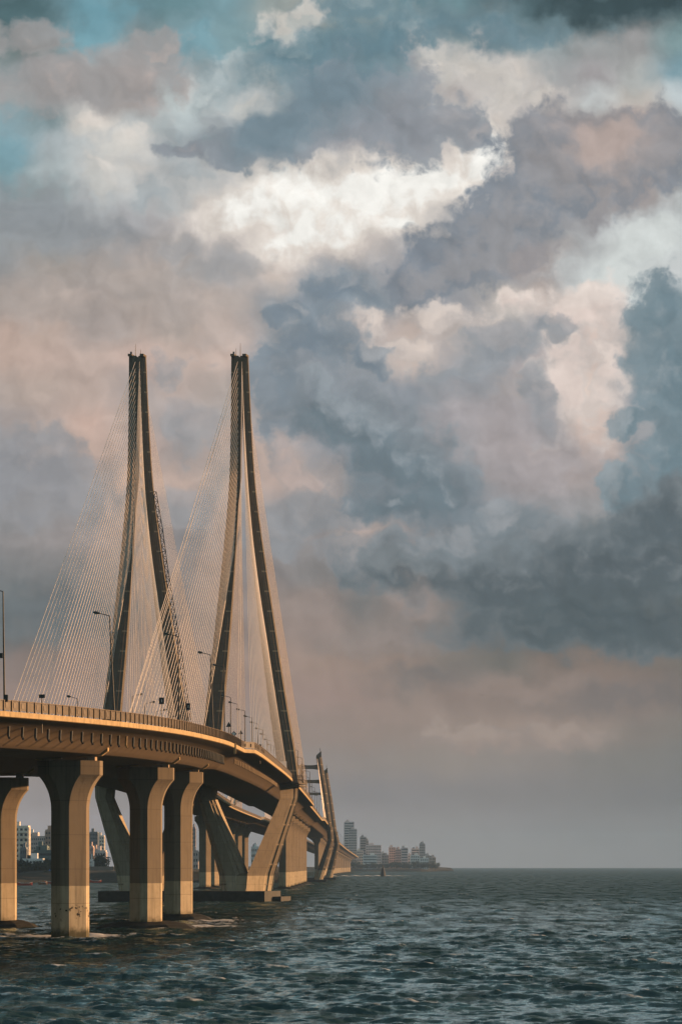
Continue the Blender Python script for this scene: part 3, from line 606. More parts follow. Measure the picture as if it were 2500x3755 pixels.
def leg(name, tab, cy, yaw, root, pitch=4.6, m=M_tower, ring=leg_ring, hull=hull_ring):
    zs = [r[0] for r in tab]; z0, z1 = zs[0], zs[-1]; rings = []; n = 44
    use = sorted(set([z0 + (z1 - z0) * i / n for i in range(n + 1)] + zs))
    for z in use:
        x, w, dp = (smooth_tab if len(tab) > 4 else interp)(tab, z); rings.append(ring(x, cy, z, w, dp, yaw))
    o = MB().quadstrip(rings, True, True).build(name, m, root)
    z = z0 + pitch * .6
    while z < z1 - .5:
        x, w, dp = (smooth_tab if len(tab) > 4 else interp)(tab, z); xb = (smooth_tab if len(tab) > 4 else interp)(tab, z + .34)[0]
        MB().quadstrip([hull(x, cy, z, w, dp, yaw), hull(xb, cy, z + .34, w, dp, yaw)], True, True).build('rib', M_rib, o); z += pitch
    return o
YAW = R(-12)
TR = [(27.2, -11.95, 3.9, 6.6), (33.5, -12.65, 3.75, 6.5), (46.2, -14.6, 3.45, 6.2), (63.1, -16.9, 3.0, 5.8), (85.1, -19.7, 2.2, 5.2), (97.5, -20.95, 1.85, 4.9), (111.7, -21.7, 1.6, 4.6), (126, -22.25, 1.45, 4.4)]
TL = [(27.2, -30.75, 3.9, 6.6), (33.5, -30.15, 3.75, 6.5), (46.2, -28.9, 3.45, 6.2), (63.1, -27.2, 3.0, 5.8), (85.1, -25.35, 2.2, 5.2), (97.5, -24.6, 1.85, 4.9), (111.7, -24.4, 1.6, 4.6), (126, -24.4, 1.45, 4.4)]
VR = [(1.0, -19.0, 5.9, 7.2), (6.4, -18.35, 6.4, 7.2), (23.9, -11.9, 4.1, 6.8), (27.2, -11.95, 3.9, 6.6)]
VL = [(1.0, -24.1, 5.9, 7.2), (6.4, -24.75, 6.4, 7.2), (23.9, -30.85, 4.1, 6.8), (27.2, -30.75, 3.9, 6.6)]
TY = 653.0
def shift(tab, dx): return [(r[0], r[1] + dx, r[2] * (.97 if r[0] < 27 else 1.18), r[2] * (1.1 if r[0] < 27 else .92)) for r in tab]
def tower(dx, label, tab_deck, ystart, hoist):
    root = thing('bridge_tower', label, 'bridge tower', (-21.5 + dx, TY, 0), 'tall twin towers of the cable-stayed bridge')
    tr, tl = shift(TR, dx), shift(TL, dx)
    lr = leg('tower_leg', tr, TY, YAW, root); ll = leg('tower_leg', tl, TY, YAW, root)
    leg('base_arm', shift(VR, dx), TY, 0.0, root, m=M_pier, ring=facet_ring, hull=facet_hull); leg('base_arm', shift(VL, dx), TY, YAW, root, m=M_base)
    bb = [[(-21.9 + dx + u, TY + v, z) for u, v in ((-2.3 - e, -3.42), (0, -3.42), (2.5 + e, -1.02 + e * .93), (2.5 + e, 3), (-2.3 - e, 3))] for z, e in ((1.0, 0), (5.9, -.2), (6.5, -1.2))]
    MB().quadstrip(bb, True, True).build('base_block', M_pier, root)
    m = MB()
    m.box((-25.0 + dx + (0 if dx == 0 else 3.5), TY, .2), (19.0 if dx == 0 else 18, 16, 4.4), YAW).box((-15.2 + dx, TY + 3, -.6), (5, 10, 3.4), YAW)
    m.build('pile_cap', M_foot, root)
    # cross wall joining the legs near the top, caps, aerials
    MB().quadstrip([[(x0 + dx, TY - .5, z), (x1 + dx, TY - .5, z), (x1 + dx, TY + 1.1, z), (x0 + dx, TY + 1.1, z)] for z, x0, x1 in ((74, -26.4, -26.2), (86, -25.2, -24.3), (98, -24.5, -23.0), (112, -24.2, -22.7), (125.7, -24.1, -22.65))], True, True).build('top_web', M_tower, root)
    for x in (-24.75, -22.0):
        MB().box((x + dx, TY - .6, 125.95), (.9, 2.6, .5), YAW).build('cap_block', M_tower, root)
    for x, hh in ((-23.5, 2.6), (-22.3, 1.3)) if dx else ((-23.9, 1.6), (-22.9, 2.8)):
        MB().tube([(x + dx - .3, TY, 125.7), (x + dx - .3, TY, 126.2 + hh * .5), (x + dx - .3, TY, 126.2 + hh)], [.08, .06, .03], 6).build('aerial', M_dark, root)
    MB().box((-24.7 + dx, TY - 1.5, 126.3), (.4, .4, .8), 0).build('warning_light', M_dark, root)
    # service platform round the outer leg at deck level
    pm = MB(); cx = -10.7 + dx
    pm.box((cx, TY, 27.2), (4.0, 8.6, .3), YAW).box((cx + .3, TY, 26.6), (3.4, 8.0, .3), YAW)
    pl = pm.build('service_platform', M_tower, root)
    rm = MB()
    for u in range(-2, 3):
        for v in (-4.4, 4.4): rm.tube([(cx + u * .95, TY + v, 27.3), (cx + u * .95, TY + v, 28.9)], .07, 5)
    for zz in (28.0, 28.9): rm.tube([(cx - 1.9, TY - 4.4, zz), (cx + 1.9, TY - 4.4, zz), (cx + 1.9, TY + 4.4, zz), (cx - 1.9, TY + 4.4, zz)], .07, 5)
    rm.build('platform_rail', M_rail, pl)
    if dx == 0: MB().box((-13.4, TY - 4.0, 30.4), (1.9, .3, 3.6), 0).build('notice_panel', M_white, root)
    # stay cables: two planes each side of the tower
    lst = []
    n = 33
    for side in (1, -1):
        for k in range(n):
            f = k / (n - 1); za = 124.6 - 44.0 * f ** 0.96
            xs = smooth_tab(tr if side > 0 else tl, za); xa = xs[0] - side * xs[1] * .36
            for way in (-1, 1):
                yd = ystart + (TY - 16 - ystart) * f if way < 0 else TY + 16 + 258 * (1 - f)
                b = deck_pt(tab_deck, yd, side * (half(yd) - .75), .1); a = Vector((xa, TY + way * xs[2] * .45, za))
                lst.append((way, f, a, b, side))
    lst.sort(key=lambda q: (q[0], q[1])); rest = MB()
    for i, (way, f, a, b, side) in enumerate(lst):
        rc = .056 if side < 0 else .04
        if way > 0: rc = .03
        mid = (a + b) / 2 - Vector((0, 0, .004 * (a - b).length * .35))
        if i < 100: MB().tube([a, mid, b], rc, 5, False).build('stay_cable', M_cable, root)
        else: rest.tube([a, mid, b], rc, 5, False)
    tag(rest.build('stay_cable', M_cable, root), kind='stuff')
    if hoist:      # lattice climbing mast on the right leg
        hm = MB(); pts = [at(px, py, TY - 4.2) for px, py in ((568, 1806), (592, 1950), (612, 2100), (634, 2236), (654, 2350), (684, 2560), (703, 2690))]
        dense = []
        for a, b in zip(pts, pts[1:]):
            for i in range(8): dense.append(a.lerp(b, i / 8))
        dense.append(pts[-1])
        for o_ in ((-.38, 0, 0), (.38, 0, 0)): hm.tube([p + Vector(o_) for p in dense], .085, 4)
        for i in range(len(dense) - 1):
            s = .38 if i % 2 else -.38; hm.tube([dense[i] + Vector((-s, 0, 0)), dense[i + 1] + Vector((s, 0, 0))], .075, 4)
            hm.tube([dense[i] + Vector((-.38, 0, 0)), dense[i] + Vector((.38, 0, 0))], .07, 4)
            if i % 6 == 0: hm.tube([dense[i], dense[i] + Vector((-1.2, 2.4, 0))], .08, 4)
        hm.build('climbing_mast', M_dark, root)
    return root
tower(0.0, 'tall concrete tower nearer the photo centre, astride the near carriageway on a V shaped base', RIGHT, 421, False)
tower(-23.6, 'tall concrete tower further left with a lattice climbing mast on its right leg', LEFT, 440, True)

def far_tower(yc, tab, label, legs, vee, tops, grp):
    c = smooth_tab(tab, yc)[0]
    root = thing('far_tower', label, 'bridge tower', (c, yc, 0), grp)
    (xb, zb), (xt, zt) = legs; (vxb, vzb), (vxt, vzt) = vee
    hs = []
    for s in (1, -1):
        q = lambda x: c + s * (x - c)
        tabl = [(zb - 2, q(xb), 3.1, 5.0), ((zb + zt) / 2, q((xb + xt) / 2), 2.9, 4.8), (zt - 1.5, q(xt), 2.7, 4.5)]
        leg('tower_leg', tabl, yc, R(-4), root, 4.9)
        MB().poly([(q(xt) - 1.3, yc - 2, zt - 1.6), (q(xt) + 1.3, yc - 2, zt - 1.6), (q(xt) + 1.2 * s, yc - 2, zt + 1.4), (q(xt) - 1.2 * s, yc - 2, zt - .6)], (0, 4, 0)).build('wedge_cap', M_tower, root)
        MB().tube([(q(xt) + .6 * s, yc, zt - .2), (q(xt) + .6 * s, yc, zt + 3)], .12, 5).build('aerial', M_dark, root)
        leg('base_arm', [(0, q(vxb), 4.4, 5.4), (vzt, q(vxt), 3.0, 5.0), (zb - 1, q(xb + .3), 3.0, 5.0)], yc, R(-4), root, 4.6)
    for zc, th in ((58.3, 2.6), (51.0, 2.1)):
        k = (zc - zb) / (zt - zb); xe = xb + (xt - xb) * k - 1.2; xi = 2 * c - xe; L = xe - xi
        pr = [(0, .5), (.25, .36), (.75, .36), (1, .5)]
        m = MB(); rings = [[(xi + L * f, yc + v, zc + u * th * e) for v, u in ((-1, -1), (1, -1), (1, 1), (-1, 1))] for f, e in pr]
        m.quadstrip(rings, True, True).build('cross_beam', M_tower, root)
    MB().box((c, yc, -.6), (abs(vxb - c) * 2 + 9, 12, 3.6)).build('pile_cap', M_foot, root)
    for s in (1, -1):
        for way in (-1, 1):
            for kk in range(11):
                f = kk / 10; za = zt - 2.5 - 18 * f; x = xb + (xt - xb) * (za - zb) / (zt - zb); yd = yc + way * (14 + 105 * (1 - f))
                b = deck_pt(tab, yd, s * (half(yd) - .7), .1)
                MB().tube([(c + s * (x - 1.2 - c), yc + way * 2, za), b], .11, 4, False).build('stay_cable', M_cable, root)
GF = 'smaller twin-beamed towers of the second channel'
far_tower(1435, RIGHT, 'smaller distant tower just right of the tall leg, with two cross beams in view', ((-6.0, 29), (-11.2, 65)), ((-11.8, 1), (-5.2, 21)), 0, GF)
far_tower(1680, RIGHT, 'furthest and lowest-looking distant tower, standing directly behind the other small one', ((-3.9, 29.6), (-9.2, 65)), ((-7.5, 1), (-2.2, 21)), 0, GF)
far_tower(1435, LEFT, 'distant small tower of the far carriageway, glimpsed under the deck behind the V base', ((-33.0, 29), (-38.2, 65)), ((-38.8, 1), (-32.2, 21)), 0, GF)

# ---------------------------------------------------------------- street lamps and signs on the deck
def lamp(base, hgt, arm, lean, label, group, cam_box=False, r=.09):
    root = thing('street_lamp', label, 'street lamp', base, group)
    b = Vector(base); top = b + Vector((lean, 0, hgt))
    MB().tube([b, b + Vector((0, 0, .5)), b.lerp(top, .5), top], [r * 1.5, r * 1.2, r, r * .7], 8).build('pole', M_steel, root)
    e = top + Vector((arm, 0, .42))
    MB().tube([top, top + Vector((arm * .25, 0, .14)), top + Vector((arm * .7, 0, .32))], r * .55, 6).build('arm', M_steel, root)
    s = top + Vector((arm * .62, 0, .30)); dr = (e - s)
    hd = MB().tube([s, s + dr * .35, s + dr * .8, e + dr * .1], [.07, .15, .17, .06], 8).build('lamp_head', M_steel, root)
    MB().tube([s + dr * .4 + Vector((0, 0, -.12)), s + dr * .85 + Vector((0, 0, -.12))], [.09, .09], 8).build('lens', M_lens, hd)
    if cam_box:
        q = b.lerp(top, .47); MB().box(q + Vector((-.28, 0, 0)), (.32, .3, .5)).build('camera_housing', M_dark, root)
        MB().box(b + Vector((0.15, -.1, 1.4)), (.4, .35, .7)).build('junction_box', M_dark, root)
    return root
def road_z(tab, y, t): return deck_pt(tab, y, t, 0).z
G1 = 'street lamps along the near railing'
for (px, d, lean, topy, arm, lab, cb) in ((18, 281, -.15, 2172, -2.2, 'tall lamp post at the left edge of the photo with a camera on its pole', True),
        (421, 312, -.55, 2262, -1.75, 'leaning lamp post in front of the left tower, its head pointing left', False),
        (658, 350, -.15, 2338, -1.75, 'lamp post in front of the left tower lattice mast, its head pointing left', False),
        (783, 392, -.42, 2405, -1.7, 'lamp post in front of the left leg of the right tower, its head pointing left', False),
        (825, 440, -.15, 2450, -1.7, 'thin lamp post standing right beside the left leg of the right tower', False)):
    x = X(px, d); p, dd, n, bank = station(RIGHT, d); z = road_z(RIGHT, d, (x - p.x)) ; lamp((x, d, z), Z(topy, d) - z, arm, lean, lab, G1, cb)
for i, (px, py) in enumerate(((846, 2561), (872, 2586), (899, 2611), (925, 2636), (946, 2658), (964, 2680), (980, 2700), (993, 2720), (1004, 2738))):
    d = 28.4 * FPX / (HOR - py); x = X(px, d); z = road_z(RIGHT, d, x - station(RIGHT, d)[0].x)
    lamp((x, d, z), Z(py, d) - z, -1.6, 0, f'{NTH[i]} of the lamps receding between the cables of the right tower', 'lamps receding inside the right tower', r=.08)
for i, (px, py, hx, hy) in enumerate(((486, 2557, 522, 2551), (531, 2585, 568, 2577), (573, 2613, 611, 2603), (612, 2636, 648, 2625), (285, 2566, 247, 2560))):
    d = 470 + 30 * i if i < 4 else 400
    x = X(px, d); z = road_z(LEFT, d, 0) - 2
    lamp((x, d, z), Z(py, d) - z, X(hx, d) - x, 0, (f'{NTH[i]} of the low lamps whose heads point right above the railing' if i < 4 else 'single low lamp pointing left above the railing, left of the left tower'), 'lamps of the far carriageway', r=.075)
y = 690.0; i = 0
while y < 3500 and i < 30:
    b = deck_pt(RIGHT, y, half(y) - .9, 0)
    lamp(tuple(b), 10.2, -1.8, 0, f'{NTH[i]} lamp on the outer edge beyond the right tower, counted from that tower', 'lamps on the outer edge towards the city', r=.10)
    i += 1; y += 38 + y * .028
def board(px, py, w, h, d, label, white_bar=True, base=None):
    p = at(px, py, d); root = thing('sign_board', label, 'sign', (p.x, p.y, road_z(RIGHT, d, 0) - 1), 'dark box signs behind the railing')
    zb = road_z(RIGHT, d, 0) - 1
    MB().box(p, (w, .25, h)).build('panel', M_dark, root)
    if white_bar == 2:
        for s in (-1, 1): MB().box(p + Vector((s * w * .24, -.14, 0)), (w * .34, .04, h * .5)).build('face', M_steel, root)
    elif white_bar: MB().box(p + Vector((0.05, -.14, 0)), (w * .12, .04, h * .42)).build('mark', M_white, root)
    MB().tube([(p.x, p.y, zb), (p.x, p.y, p.z - h / 2)], .06, 6).build('post', M_dark, root)
board(155, 2556, .62, .36, 292, 'small double box sign behind the railing near the left edge', 2)
board(593, 2573, .85, 1.1, 470, 'dark box sign with a white bar standing before the left tower', 1)
board(690, 2594, .62, .95, 400, 'dark open box sign at the foot of the lattice mast', 1)
board(954, 2740, .42, .66, 470, 'dark box sign low between the cables of the right tower', 1)
def warn(px, py, size, d, label, shape):
    p = at(px, py, d); zb = road_z(RIGHT, d, 0) - .5
    root = thing('warning_sign', label, 'road sign', (p.x, d, zb), 'road signs on the near carriageway'); s = size
    o = [(-s, 0, -s * .8), (s, 0, -s * .8), (0, 0, s)] if shape == 3 else [(-s, 0, 0), (0, 0, -s), (s, 0, 0), (0, 0, s)]
    MB().poly([p + Vector(q) for q in o], (0, .06, 0)).build('plate', M_dark, root)
    k = .62; MB().poly([p + Vector((q[0] * k, -.03, q[2] * k)) for q in o], (0, .02, 0)).build('face', M_white if shape == 4 else M_steel, root)
    MB().tube([(p.x, d + .1, zb), (p.x, d + .1, p.z)], .06, 6).build('post', M_dark, root)
warn(839, 2660, .42, 420, 'triangular warning sign on a post, the larger of the two triangles', 3)
warn(883, 2688, .36, 440, 'small triangular warning sign further right near the railing bend', 3)
warn(858, 2694, .42, 424, 'diamond sign with a white face beside the larger triangle', 4)

# ---------------------------------------------------------------- land
def land(name, pts, z, steps):
    m = MB(); rings = []
    for k, (off, zz) in enumerate(steps):
        rings.append([(p[0] + p[2] * off, p[1] + p[3] * off, zz + (.5 * math.sin(i * 1.7 + k) if 0 < k else 0)) for i, p in enumerate(pts)])
    m.quadstrip(rings, False); return tag(m.build(name, M_earth), kind='structure')
sh = [(-420 + 9.5 * i, 1372 + 10 * math.sin(i * .9), 0, 1) for i in range(42)]
land('shore_ground', sh, 0, [(0, -1.5), (3, .8), (16, 2.2), (26, 4.6), (60, 5.4), (500, 6.0), (2600, 7.0)])
hd = [(-60 + 8 * i, 4080 + 14 * math.sin(i * .8) + (i - 14) * 2, 0, 1) for i in range(29)]
land('headland_ground', hd, 0, [(0, -1.5), (20, 1.5), (60, 3.0), (120, 5.0), (700, 6.0)])

# ---------------------------------------------------------------- buildings
def facade(col, var=.12): return mat('facade_paint', col, .85, var=var, scale=.12, build=lambda t, p, c, b: streaks(t, p, c, .3))
def building(px0, px1, ptop, d, z0, col, label, group, lift=1.4, floors=None, style='bands', depth=None, name='apartment_building', bays=None, roof=True):
    x0, x1, zt = X(px0, d), X(px1, d), Z(ptop, d); w = x1 - x0; dp = depth or max(10, min(26, w)); cx = (x0 + x1) / 2
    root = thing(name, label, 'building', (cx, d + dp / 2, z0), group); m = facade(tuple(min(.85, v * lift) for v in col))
    hh = zt - z0; n = floors or max(3, int(hh / 3.6))
    MB().box((cx, d + dp / 2, (z0 + zt) / 2), (w, dp, hh)).build('wall', m, root)
    fh = hh / n; nb = bays or max(2, int(w / 4.5))
    for k in range(n):
        zc = z0 + fh * (k + .55)
        MB().box((cx, d + dp / 2, zc), (w + .4, dp + .4, fh * (.36 if style == 'bands' else .44))).build('window_row', M_glass, root)
        if style == 'balcony' and k:
            MB().box((cx + w * .18, d - .8, z0 + fh * k), (w * .5, 1.6, .9)).build('balcony', m, root)
    for j in range(nb + 1 if style != 'bands' else 2):
        jj = j / nb if style != 'bands' else j
        MB().box((x0 + w * jj, d - .15, (z0 + zt) / 2), (w / nb * (.42 if style != 'bands' else .25), .9, hh * .995)).build('column', m, root)
    for j in range(3): MB().box((x1 + .1, d + dp * (.06 + .44 * j), (z0 + zt) / 2), (.7, dp * .2, hh * .995)).build('column', m, root)
    if roof:
        MB().box((cx, d + dp / 2, zt + .55), (w * 1.03, dp * 1.03, 1.1)).build('parapet', m, root)
        MB().box((cx + w * random.uniform(-.2, .2), d + dp / 2, zt + 2.6), (w * .34, dp * .4, 3.0)).build('roof_house', m, root)
        MB().tube([(cx - w * .22, d + dp * .4, zt + 1), (cx - w * .22, d + dp * .4, zt + 3)], min(1.2, w * .1), 10).build('water_tank', M_dark, root)
    return root
cream, pink, grey, brown, white, slate = (.62, .54, .46), (.46, .35, .31), (.30, .28, .28), (.34, .25, .20), (.72, .67, .61), (.14, .16, .18)
GL = 'buildings on the near shore behind the piers'
L = [(40, 104, 3036, 2050, cream, 'tall cream apartment tower between the two leftmost piers', 'balcony', 4), (106, 141, 3059, 2900, white, 'pale high block furthest back between the two leftmost piers', 'grid', 5),
     (104, 168, 3073, 2500, (.40, .34, .32), 'wide pinkish grey block behind the low white house', 'grid', 9), (168, 206, 3050, 2150, brown, 'brown tower just left of the large foreground pier', 'balcony', 4),
     (126, 200, 3126, 1800, (.11, .14, .14), 'dark open framed block under construction beside the large foreground pier', 'bands', 6), (134, 176, 3112, 1822, (.10, .13, .13), 'dark upper storey rising behind the block under construction', 'bands', 4), (76, 97, 3116, 1860, slate, 'narrow dark slab in front of the cream tower', 'grid', 3),
     (84, 157, 3158, 1600, white, 'low white house with large dark windows above the trees', 'grid', 6), (330, 358, 3057, 2600, slate, 'dark slate tower right of the large foreground pier', 'grid', 5), (356, 382, 3070, 2950, cream, 'pale stepped tower partly behind the slanting tower arm', 'balcony', 3),
     (330, 342, 3110, 2100, pink, 'narrow pink block right of the large foreground pier', 'grid', 3), (341, 362, 3120, 2200, pink, 'stepped pink block beside the slate tower', 'grid', 4), (349, 388, 3127, 1950, (.52, .45, .43), 'pale balconied block left of the slanting tower arm', 'balcony', 4),
     (330, 338, 3160, 1600, white, 'tiny white house at the shoreline right of the large foreground pier', 'grid', 2), (700, 716, 3040, 2700, (.24, .22, .24), 'grey tower seen right of the third foreground pier', 'grid', 3), (700, 726, 3127, 2000, (.42, .37, .36), 'pale low block seen right of the third foreground pier', 'balcony', 3), (922, 950, 3112, 2300, white, 'white block seen inside the V shaped tower base', 'balcony', 4),
     (590, 640, 3105, 2400, (.4, .34, .32), 'block seen in the gap between the second and third foreground piers', 'grid', 4)]
for px0, px1, pt, d, c, lab, st, nb in L: building(px0, px1, pt, d, 5.6, c, lab, GL, style=st, bays=nb)
GR = 'towers of the distant skyline on the right'
Rr = [(1262, 1297, 3019, 4300, (.30, .27, .27), 'tallest skyline tower, rising directly behind the end of the bridge', 'bands', 4), (1279, 1307, 3045, 4200, (.26, .23, .23), 'second tallest skyline tower, right beside the tallest', 'grid', 4),
      (1320, 1342, 3074, 4350, (.15, .155, .17), 'dark slab tower with a stepped shoulder right of the bridge end', 'bands', 3), (1341, 1350, 3087, 4360, (.16, .16, .17), 'dark shoulder block attached right of the dark slab tower', 'bands', 2),
      (1342, 1396, 3104, 4250, (.34, .30, .30), 'broad mid-height block in front of the dark slab tower', 'grid', 7), (1309, 1331, 3124, 4180, (.40, .30, .27), 'small pinkish block at the foot of the dark slab tower', 'grid', 3),
      (1331, 1381, 3141, 4150, (.66, .60, .54), 'low white block with long balcony bands at the waterside', 'bands', 5), (1400, 1427, 3140, 4330, (.17, .16, .16), 'dark low block left of the brick coloured pair', 'grid', 3), (1426, 1449, 3112, 4280, (.32, .24, .22), 'brick coloured block, left one of a pair in the middle of the skyline', 'grid', 3),
      (1449, 1470, 3118, 4260, (.29, .22, .21), 'brick coloured block, right one of a pair in the middle of the skyline', 'grid', 3), (1471, 1494, 3114, 4240, (.26, .24, .25), 'grey banded tower between the brick pair and the pale stepped block', 'bands', 3),
      (1496, 1508, 3139, 4300, (.36, .32, .31), 'small pale block between the grey banded tower and the stepped block', 'grid', 2), (1508, 1536, 3117, 4260, (.33, .30, .30), 'dark topped block left of the slim right-hand tower', 'bands', 3), (1505, 1537, 3141, 4170, (.55, .49, .46), 'pale lower block in front of the dark topped block', 'grid', 4),
      (1538, 1557, 3098, 4240, (.24, .22, .22), 'slim tall tower near the right end of the skyline', 'grid', 3), (1352, 1398, 3130, 4400, (.30, .28, .28), 'hazy slab behind the broad mid-height block', 'bands', 4), (1398, 1412, 3133, 4390, (.26, .25, .26), 'narrow hazy block between the broad block and the brick pair', 'grid', 2),
      (1492, 1510, 3146, 4380, (.30, .28, .28), 'low hazy block right of the grey banded tower', 'grid', 3), (1556, 1574, 3141, 4380, (.24, .23, .23), 'small hazy block just right of the slim tower', 'grid', 2),
      (1540, 1570, 3152, 4160, (.45, .41, .39), 'low pale houses at the foot of the slim tower', 'grid', 4), (1572, 1596, 3148, 4300, (.19, .18, .175), 'last low dark block on the headland at the right', 'grid', 4)]
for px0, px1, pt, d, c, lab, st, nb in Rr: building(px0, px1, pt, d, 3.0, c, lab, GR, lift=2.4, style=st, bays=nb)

# ---------------------------------------------------------------- trees
def tree_mesh(h, r, seed, n=420, leaf=.55):
    rr = random.Random(seed); tr = MB(); cr = MB()
    tr.tube([(0, 0, -1), (.1, 0, h * .3), (.25, .1, h * .6)], [h * .035, h * .026, h * .014], 7)
    for k in range(4):
        a = rr.uniform(0, 6.28); tr.tube([(.1, 0, h * .35), (math.cos(a) * r * .5, math.sin(a) * r * .5, h * .65)], [h * .016, h * .006], 5)
    cl = [(rr.gauss(0, r * .42), rr.gauss(0, r * .42), h * rr.uniform(.42, .9), r * rr.uniform(.3, .55)) for _ in range(11)]
    for _ in range(n):
        c = rr.choice(cl); u = Vector((rr.gauss(0, 1), rr.gauss(0, 1), rr.gauss(0, .8))).normalized() * c[3] * rr.uniform(.55, 1.05)
        p = Vector(c[:3]) + u; s = leaf * rr.uniform(.6, 1.3); nrm = (u.normalized() + Vector((rr.gauss(0, .5), rr.gauss(0, .5), .4))).normalized()
        a = nrm.orthogonal().normalized() * s; b = nrm.cross(a).normalized() * s * .7; i = len(cr.v)
        cr.v += [tuple(p - a), tuple(p - b), tuple(p + a), tuple(p + b)]; cr.f.append((i, i + 1, i + 2, i + 3))
    return tr, cr
TREES = []
for s, (h, r) in enumerate(((7, 4.2), (5.2, 3.6), (9, 4.6))):
    tr, cr = tree_mesh(h, r, s)
    a = tr.build('trunk', M_bark); b = cr.build('crown', M_leaf); TREES.append((a.data, b.data)); bpy.data.objects.remove(a); bpy.data.objects.remove(b)
def tree(k, loc, sc, rz, label, group):
    root = thing('tree', label, 'tree', loc, group); root.scale = (sc, sc, sc); root.rotation_euler = (0, 0, rz)
    for nm, me in zip(('trunk', 'crown'), TREES[k]):
        o = bpy.data.objects.new(nm, me); COL.objects.link(o); o.parent = root
GT = 'dark trees on the near shore'
for i in range(30):
    px = 66 + i * 4.4 + random.uniform(-2, 2); d = 1405 + random.uniform(0, 90)
    tree(i % 3, (X(px, d), d, 3.2 + random.uniform(-1.2, .8)), random.uniform(.55, .95), random.uniform(0, 6), 'dark bushy tree in the belt on the bank below the white house', GT)
for i in range(7):
    px = 338 + i * 7; d = 1640 + random.uniform(0, 60)
    tree((i + 2) % 3, (X(px, d), d, 5), random.uniform(.8, 1.15), random.uniform(0, 6), 'dark round tree behind the sea wall right of the large foreground pier', 'trees behind the sea wall')
for i in range(60):
    px = 1290 + i * 5.3 + random.uniform(-3, 3); d = 4110 + random.uniform(0, 30)
    hz = 2.0 + (2 if px < 1580 else max(-2, 2 - (px - 1580) * .08))
    o = tree(i % 3, (X(px, d), d, hz), random.uniform(.6, 1.3), random.uniform(0, 6), 'small dark tree in the hazy belt at the foot of the far skyline', 'trees at the foot of the far skyline')

# ---------------------------------------------------------------- shore clutter
def boat(px, py, L_, label, m, rz=0.0):
    d = H * FPX / (py - HOR); x = X(px, d)
    root = thing('fishing_boat', label, 'boat', (x, d, 0), 'small boats on the far water')
    rings = []
    for f, wv, z in ((-1, .05, 1.25), (-.7, .7, .85), (-.2, 1.0, .7), (.3, 1.0, .7), (.75, .75, .85), (1, .35, 1.15)):
        xx = x + f * L_ / 2; rings.append([(xx, d - wv, z + .25), (xx, d - wv * .6, -.2), (xx, d + wv * .6, -.2), (xx, d + wv, z + .25)])
    MB().quadstrip(rings, False).quadstrip([[r[0], r[3]] for r in [[(a[0], a[1], a[2] - .3) for a in r] for r in rings]], False).build('hull', m, root)
    MB().tube([(x - L_ / 2, d - .1, 1.5), (x - L_ * .2, d - 1.02, .98), (x + L_ * .3, d - 1.02, .98), (x + L_ / 2, d - .4, 1.4)], .09, 5).build('gunwale', M_white, root)
    MB().tube([(x - L_ * .1, d, .2), (x + L_ * .12, d, 2.0)], .07, 5).build('oar', M_wood, root)
boat(92, 3250, 6.5, 'red and white wooden boat floating between the two leftmost piers', M_red)
boat(158, 3247, 4.0, 'dark small boat left of the large foreground pier', M_wood)
boat(182, 3244, 4.5, 'low red boat at the shore close by the large foreground pier', M_red)
boat(352, 3240, 5.5, 'low red boat at the shore right of the large foreground pier', M_red)
boat(398, 3239, 6.5, 'long red boat at the shore left of the slanting tower arm', M_red)
d = 1520
st = thing('market_stall', 'orange fronted shed left of the large foreground pier', 'shed', (X(176, d), d, 5.2))
MB().box((X(176, d), d + 3, Z(3187, d)), (5.2, 6, 2.2)).build('wall', M_orange, st)
for k in (-1, 0, 1): MB().box((X(176, d) + k * 1.6, d, Z(3188, d)), (.8, .3, 1.1)).build('window', M_glass, st)
MB().box((X(176, d), d + 2.6, Z(3187, d) + 1.35), (5.8, 7.4, .25)).build('roof', M_orange, st)
def tarp(px, py, d, w, label):
    p = at(px, py, d); m = MB(); n = 8
    m.quadstrip([[(p.x + w * (i / n - .5), p.y + v, p.z + (1.1 - abs(v) * .5) * (.6 + .4 * math.sin(i * 1.3)) - .3) for i in range(n + 1)] for v in (-2, -1, 0, 1, 2)], False)
    tag(m.build('tarpaulin', M_blue), label, 'tarpaulin', 'blue tarpaulins on the shore')
tarp(187, 3195, 1440, 1.8, 'small blue tarpaulin below the orange fronted shed')
tarp(392, 3206, 1420, 3.4, 'larger blue tarpaulin right of the pillared jetty shed')
d = 1400
js = thing('jetty_shed', 'flat roofed jetty shed on pale posts right of the large foreground pier', 'shed', (X(360, d), d, 3))
MB().box((X(360, d), d + 2, Z(3206, d)), (6.6, 6, .3)).build('roof', M_steel, js)
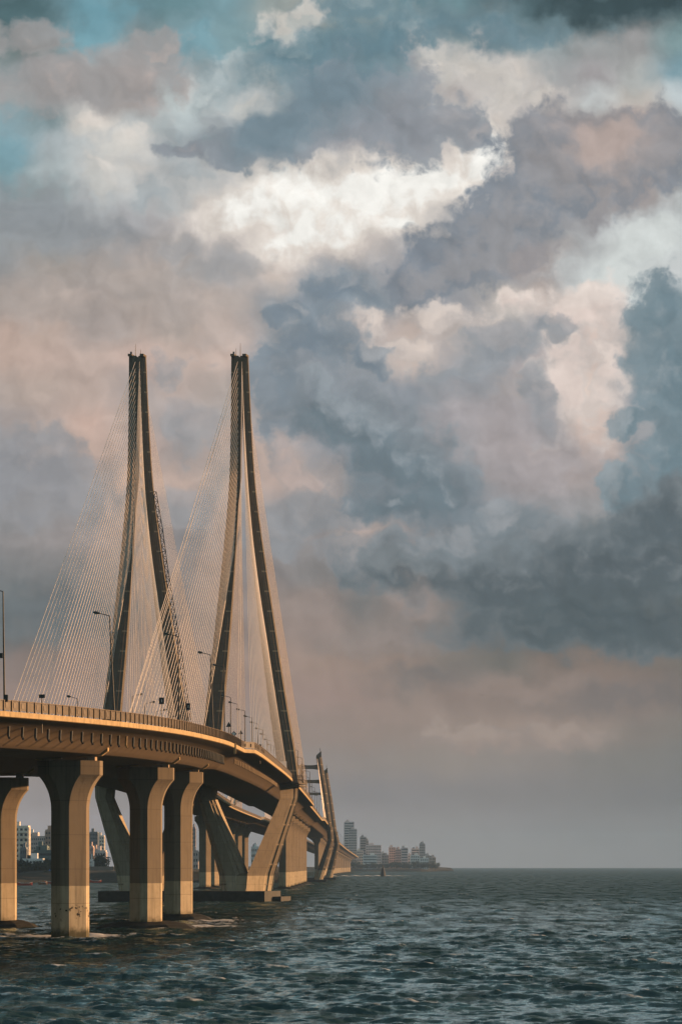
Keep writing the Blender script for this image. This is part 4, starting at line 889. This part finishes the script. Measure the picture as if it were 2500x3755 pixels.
for px in (344, 362, 380): MB().box((X(px, d), d - .5, Z(3216, d)), (.34, .34, 2.7)).build('post', mat('pale_post', (.6, .35, .27)), js)
MB().box((X(360, d), d + 4, Z(3214, d)), (6.2, .3, 2.2)).build('back_wall', M_dark, js)
d = 1500
tag(MB().box((X(370, d), d, Z(3188, d)), (14, .6, 2.2)).build('sea_wall', mat('sea_wall_stone', (.22, .19, .17))), 'grey sea wall below the trees right of the large foreground pier', 'wall')

# channel marker, bird
d = 2230; bx = X(1404, d)
cmk = thing('channel_marker', 'dark pointed channel marker standing in front of the line of breakers', 'channel marker', (bx, d, 0))
MB().tube([(bx, d, -1), (bx, d, 2.2), (bx, d, 5.4)], [2.2, 2.0, 1.1], 10).build('base', M_dark, cmk)
MB().tube([(bx, d, 5.3), (bx, d, 7.4)], [.9, .35], 8).build('lattice', M_dark, cmk)
MB().tube([(bx, d, 7.2), (bx, d, 8.6)], [.3, .16], 6).build('light', M_dark, cmk)
bp = at(1765, 2553, 620)
bm = MB(); n = 6
for s in (-1, 1):
    bm.quadstrip([[(bp.x + s * .55 * f, bp.y + c - .25 * f, bp.z + .16 * math.sin(f * 2.6) + th) for f in (0, .25, .5, .75, 1)] for c, th in ((-.12, 0), (0, .02), (.14, 0), (0, -.015), (-.12, 0))], False)
bird = tag(bm.tube([(bp.x + .05, bp.y - .3, bp.z), (bp.x, bp.y - .1, bp.z), (bp.x, bp.y + .15, bp.z), (bp.x, bp.y + .35, bp.z - .02)], [.03, .08, .07, .02], 7).build('bird', M_bird), 'tiny dark bird gliding alone in the cloudy sky right of the towers', 'bird')

# ---------------------------------------------------------------- haze
def build_haze():
    m = bpy.data.materials.new('haze_air'); m.use_nodes = True; t = NT(m.node_tree); t.n.clear()
    v = t.add('ShaderNodeVolumePrincipled'); v.inputs['Color'].default_value = (.34, .58, .95, 1); v.inputs['Density'].default_value = 0.000065
    o = t.add('ShaderNodeOutputMaterial'); t.l.new(v.outputs[0], o.inputs['Volume'])
    b = MB().box((0, 5600, 66), (44000, 11700, 140)).build('haze', m); tag(b, kind='stuff')
build_haze()
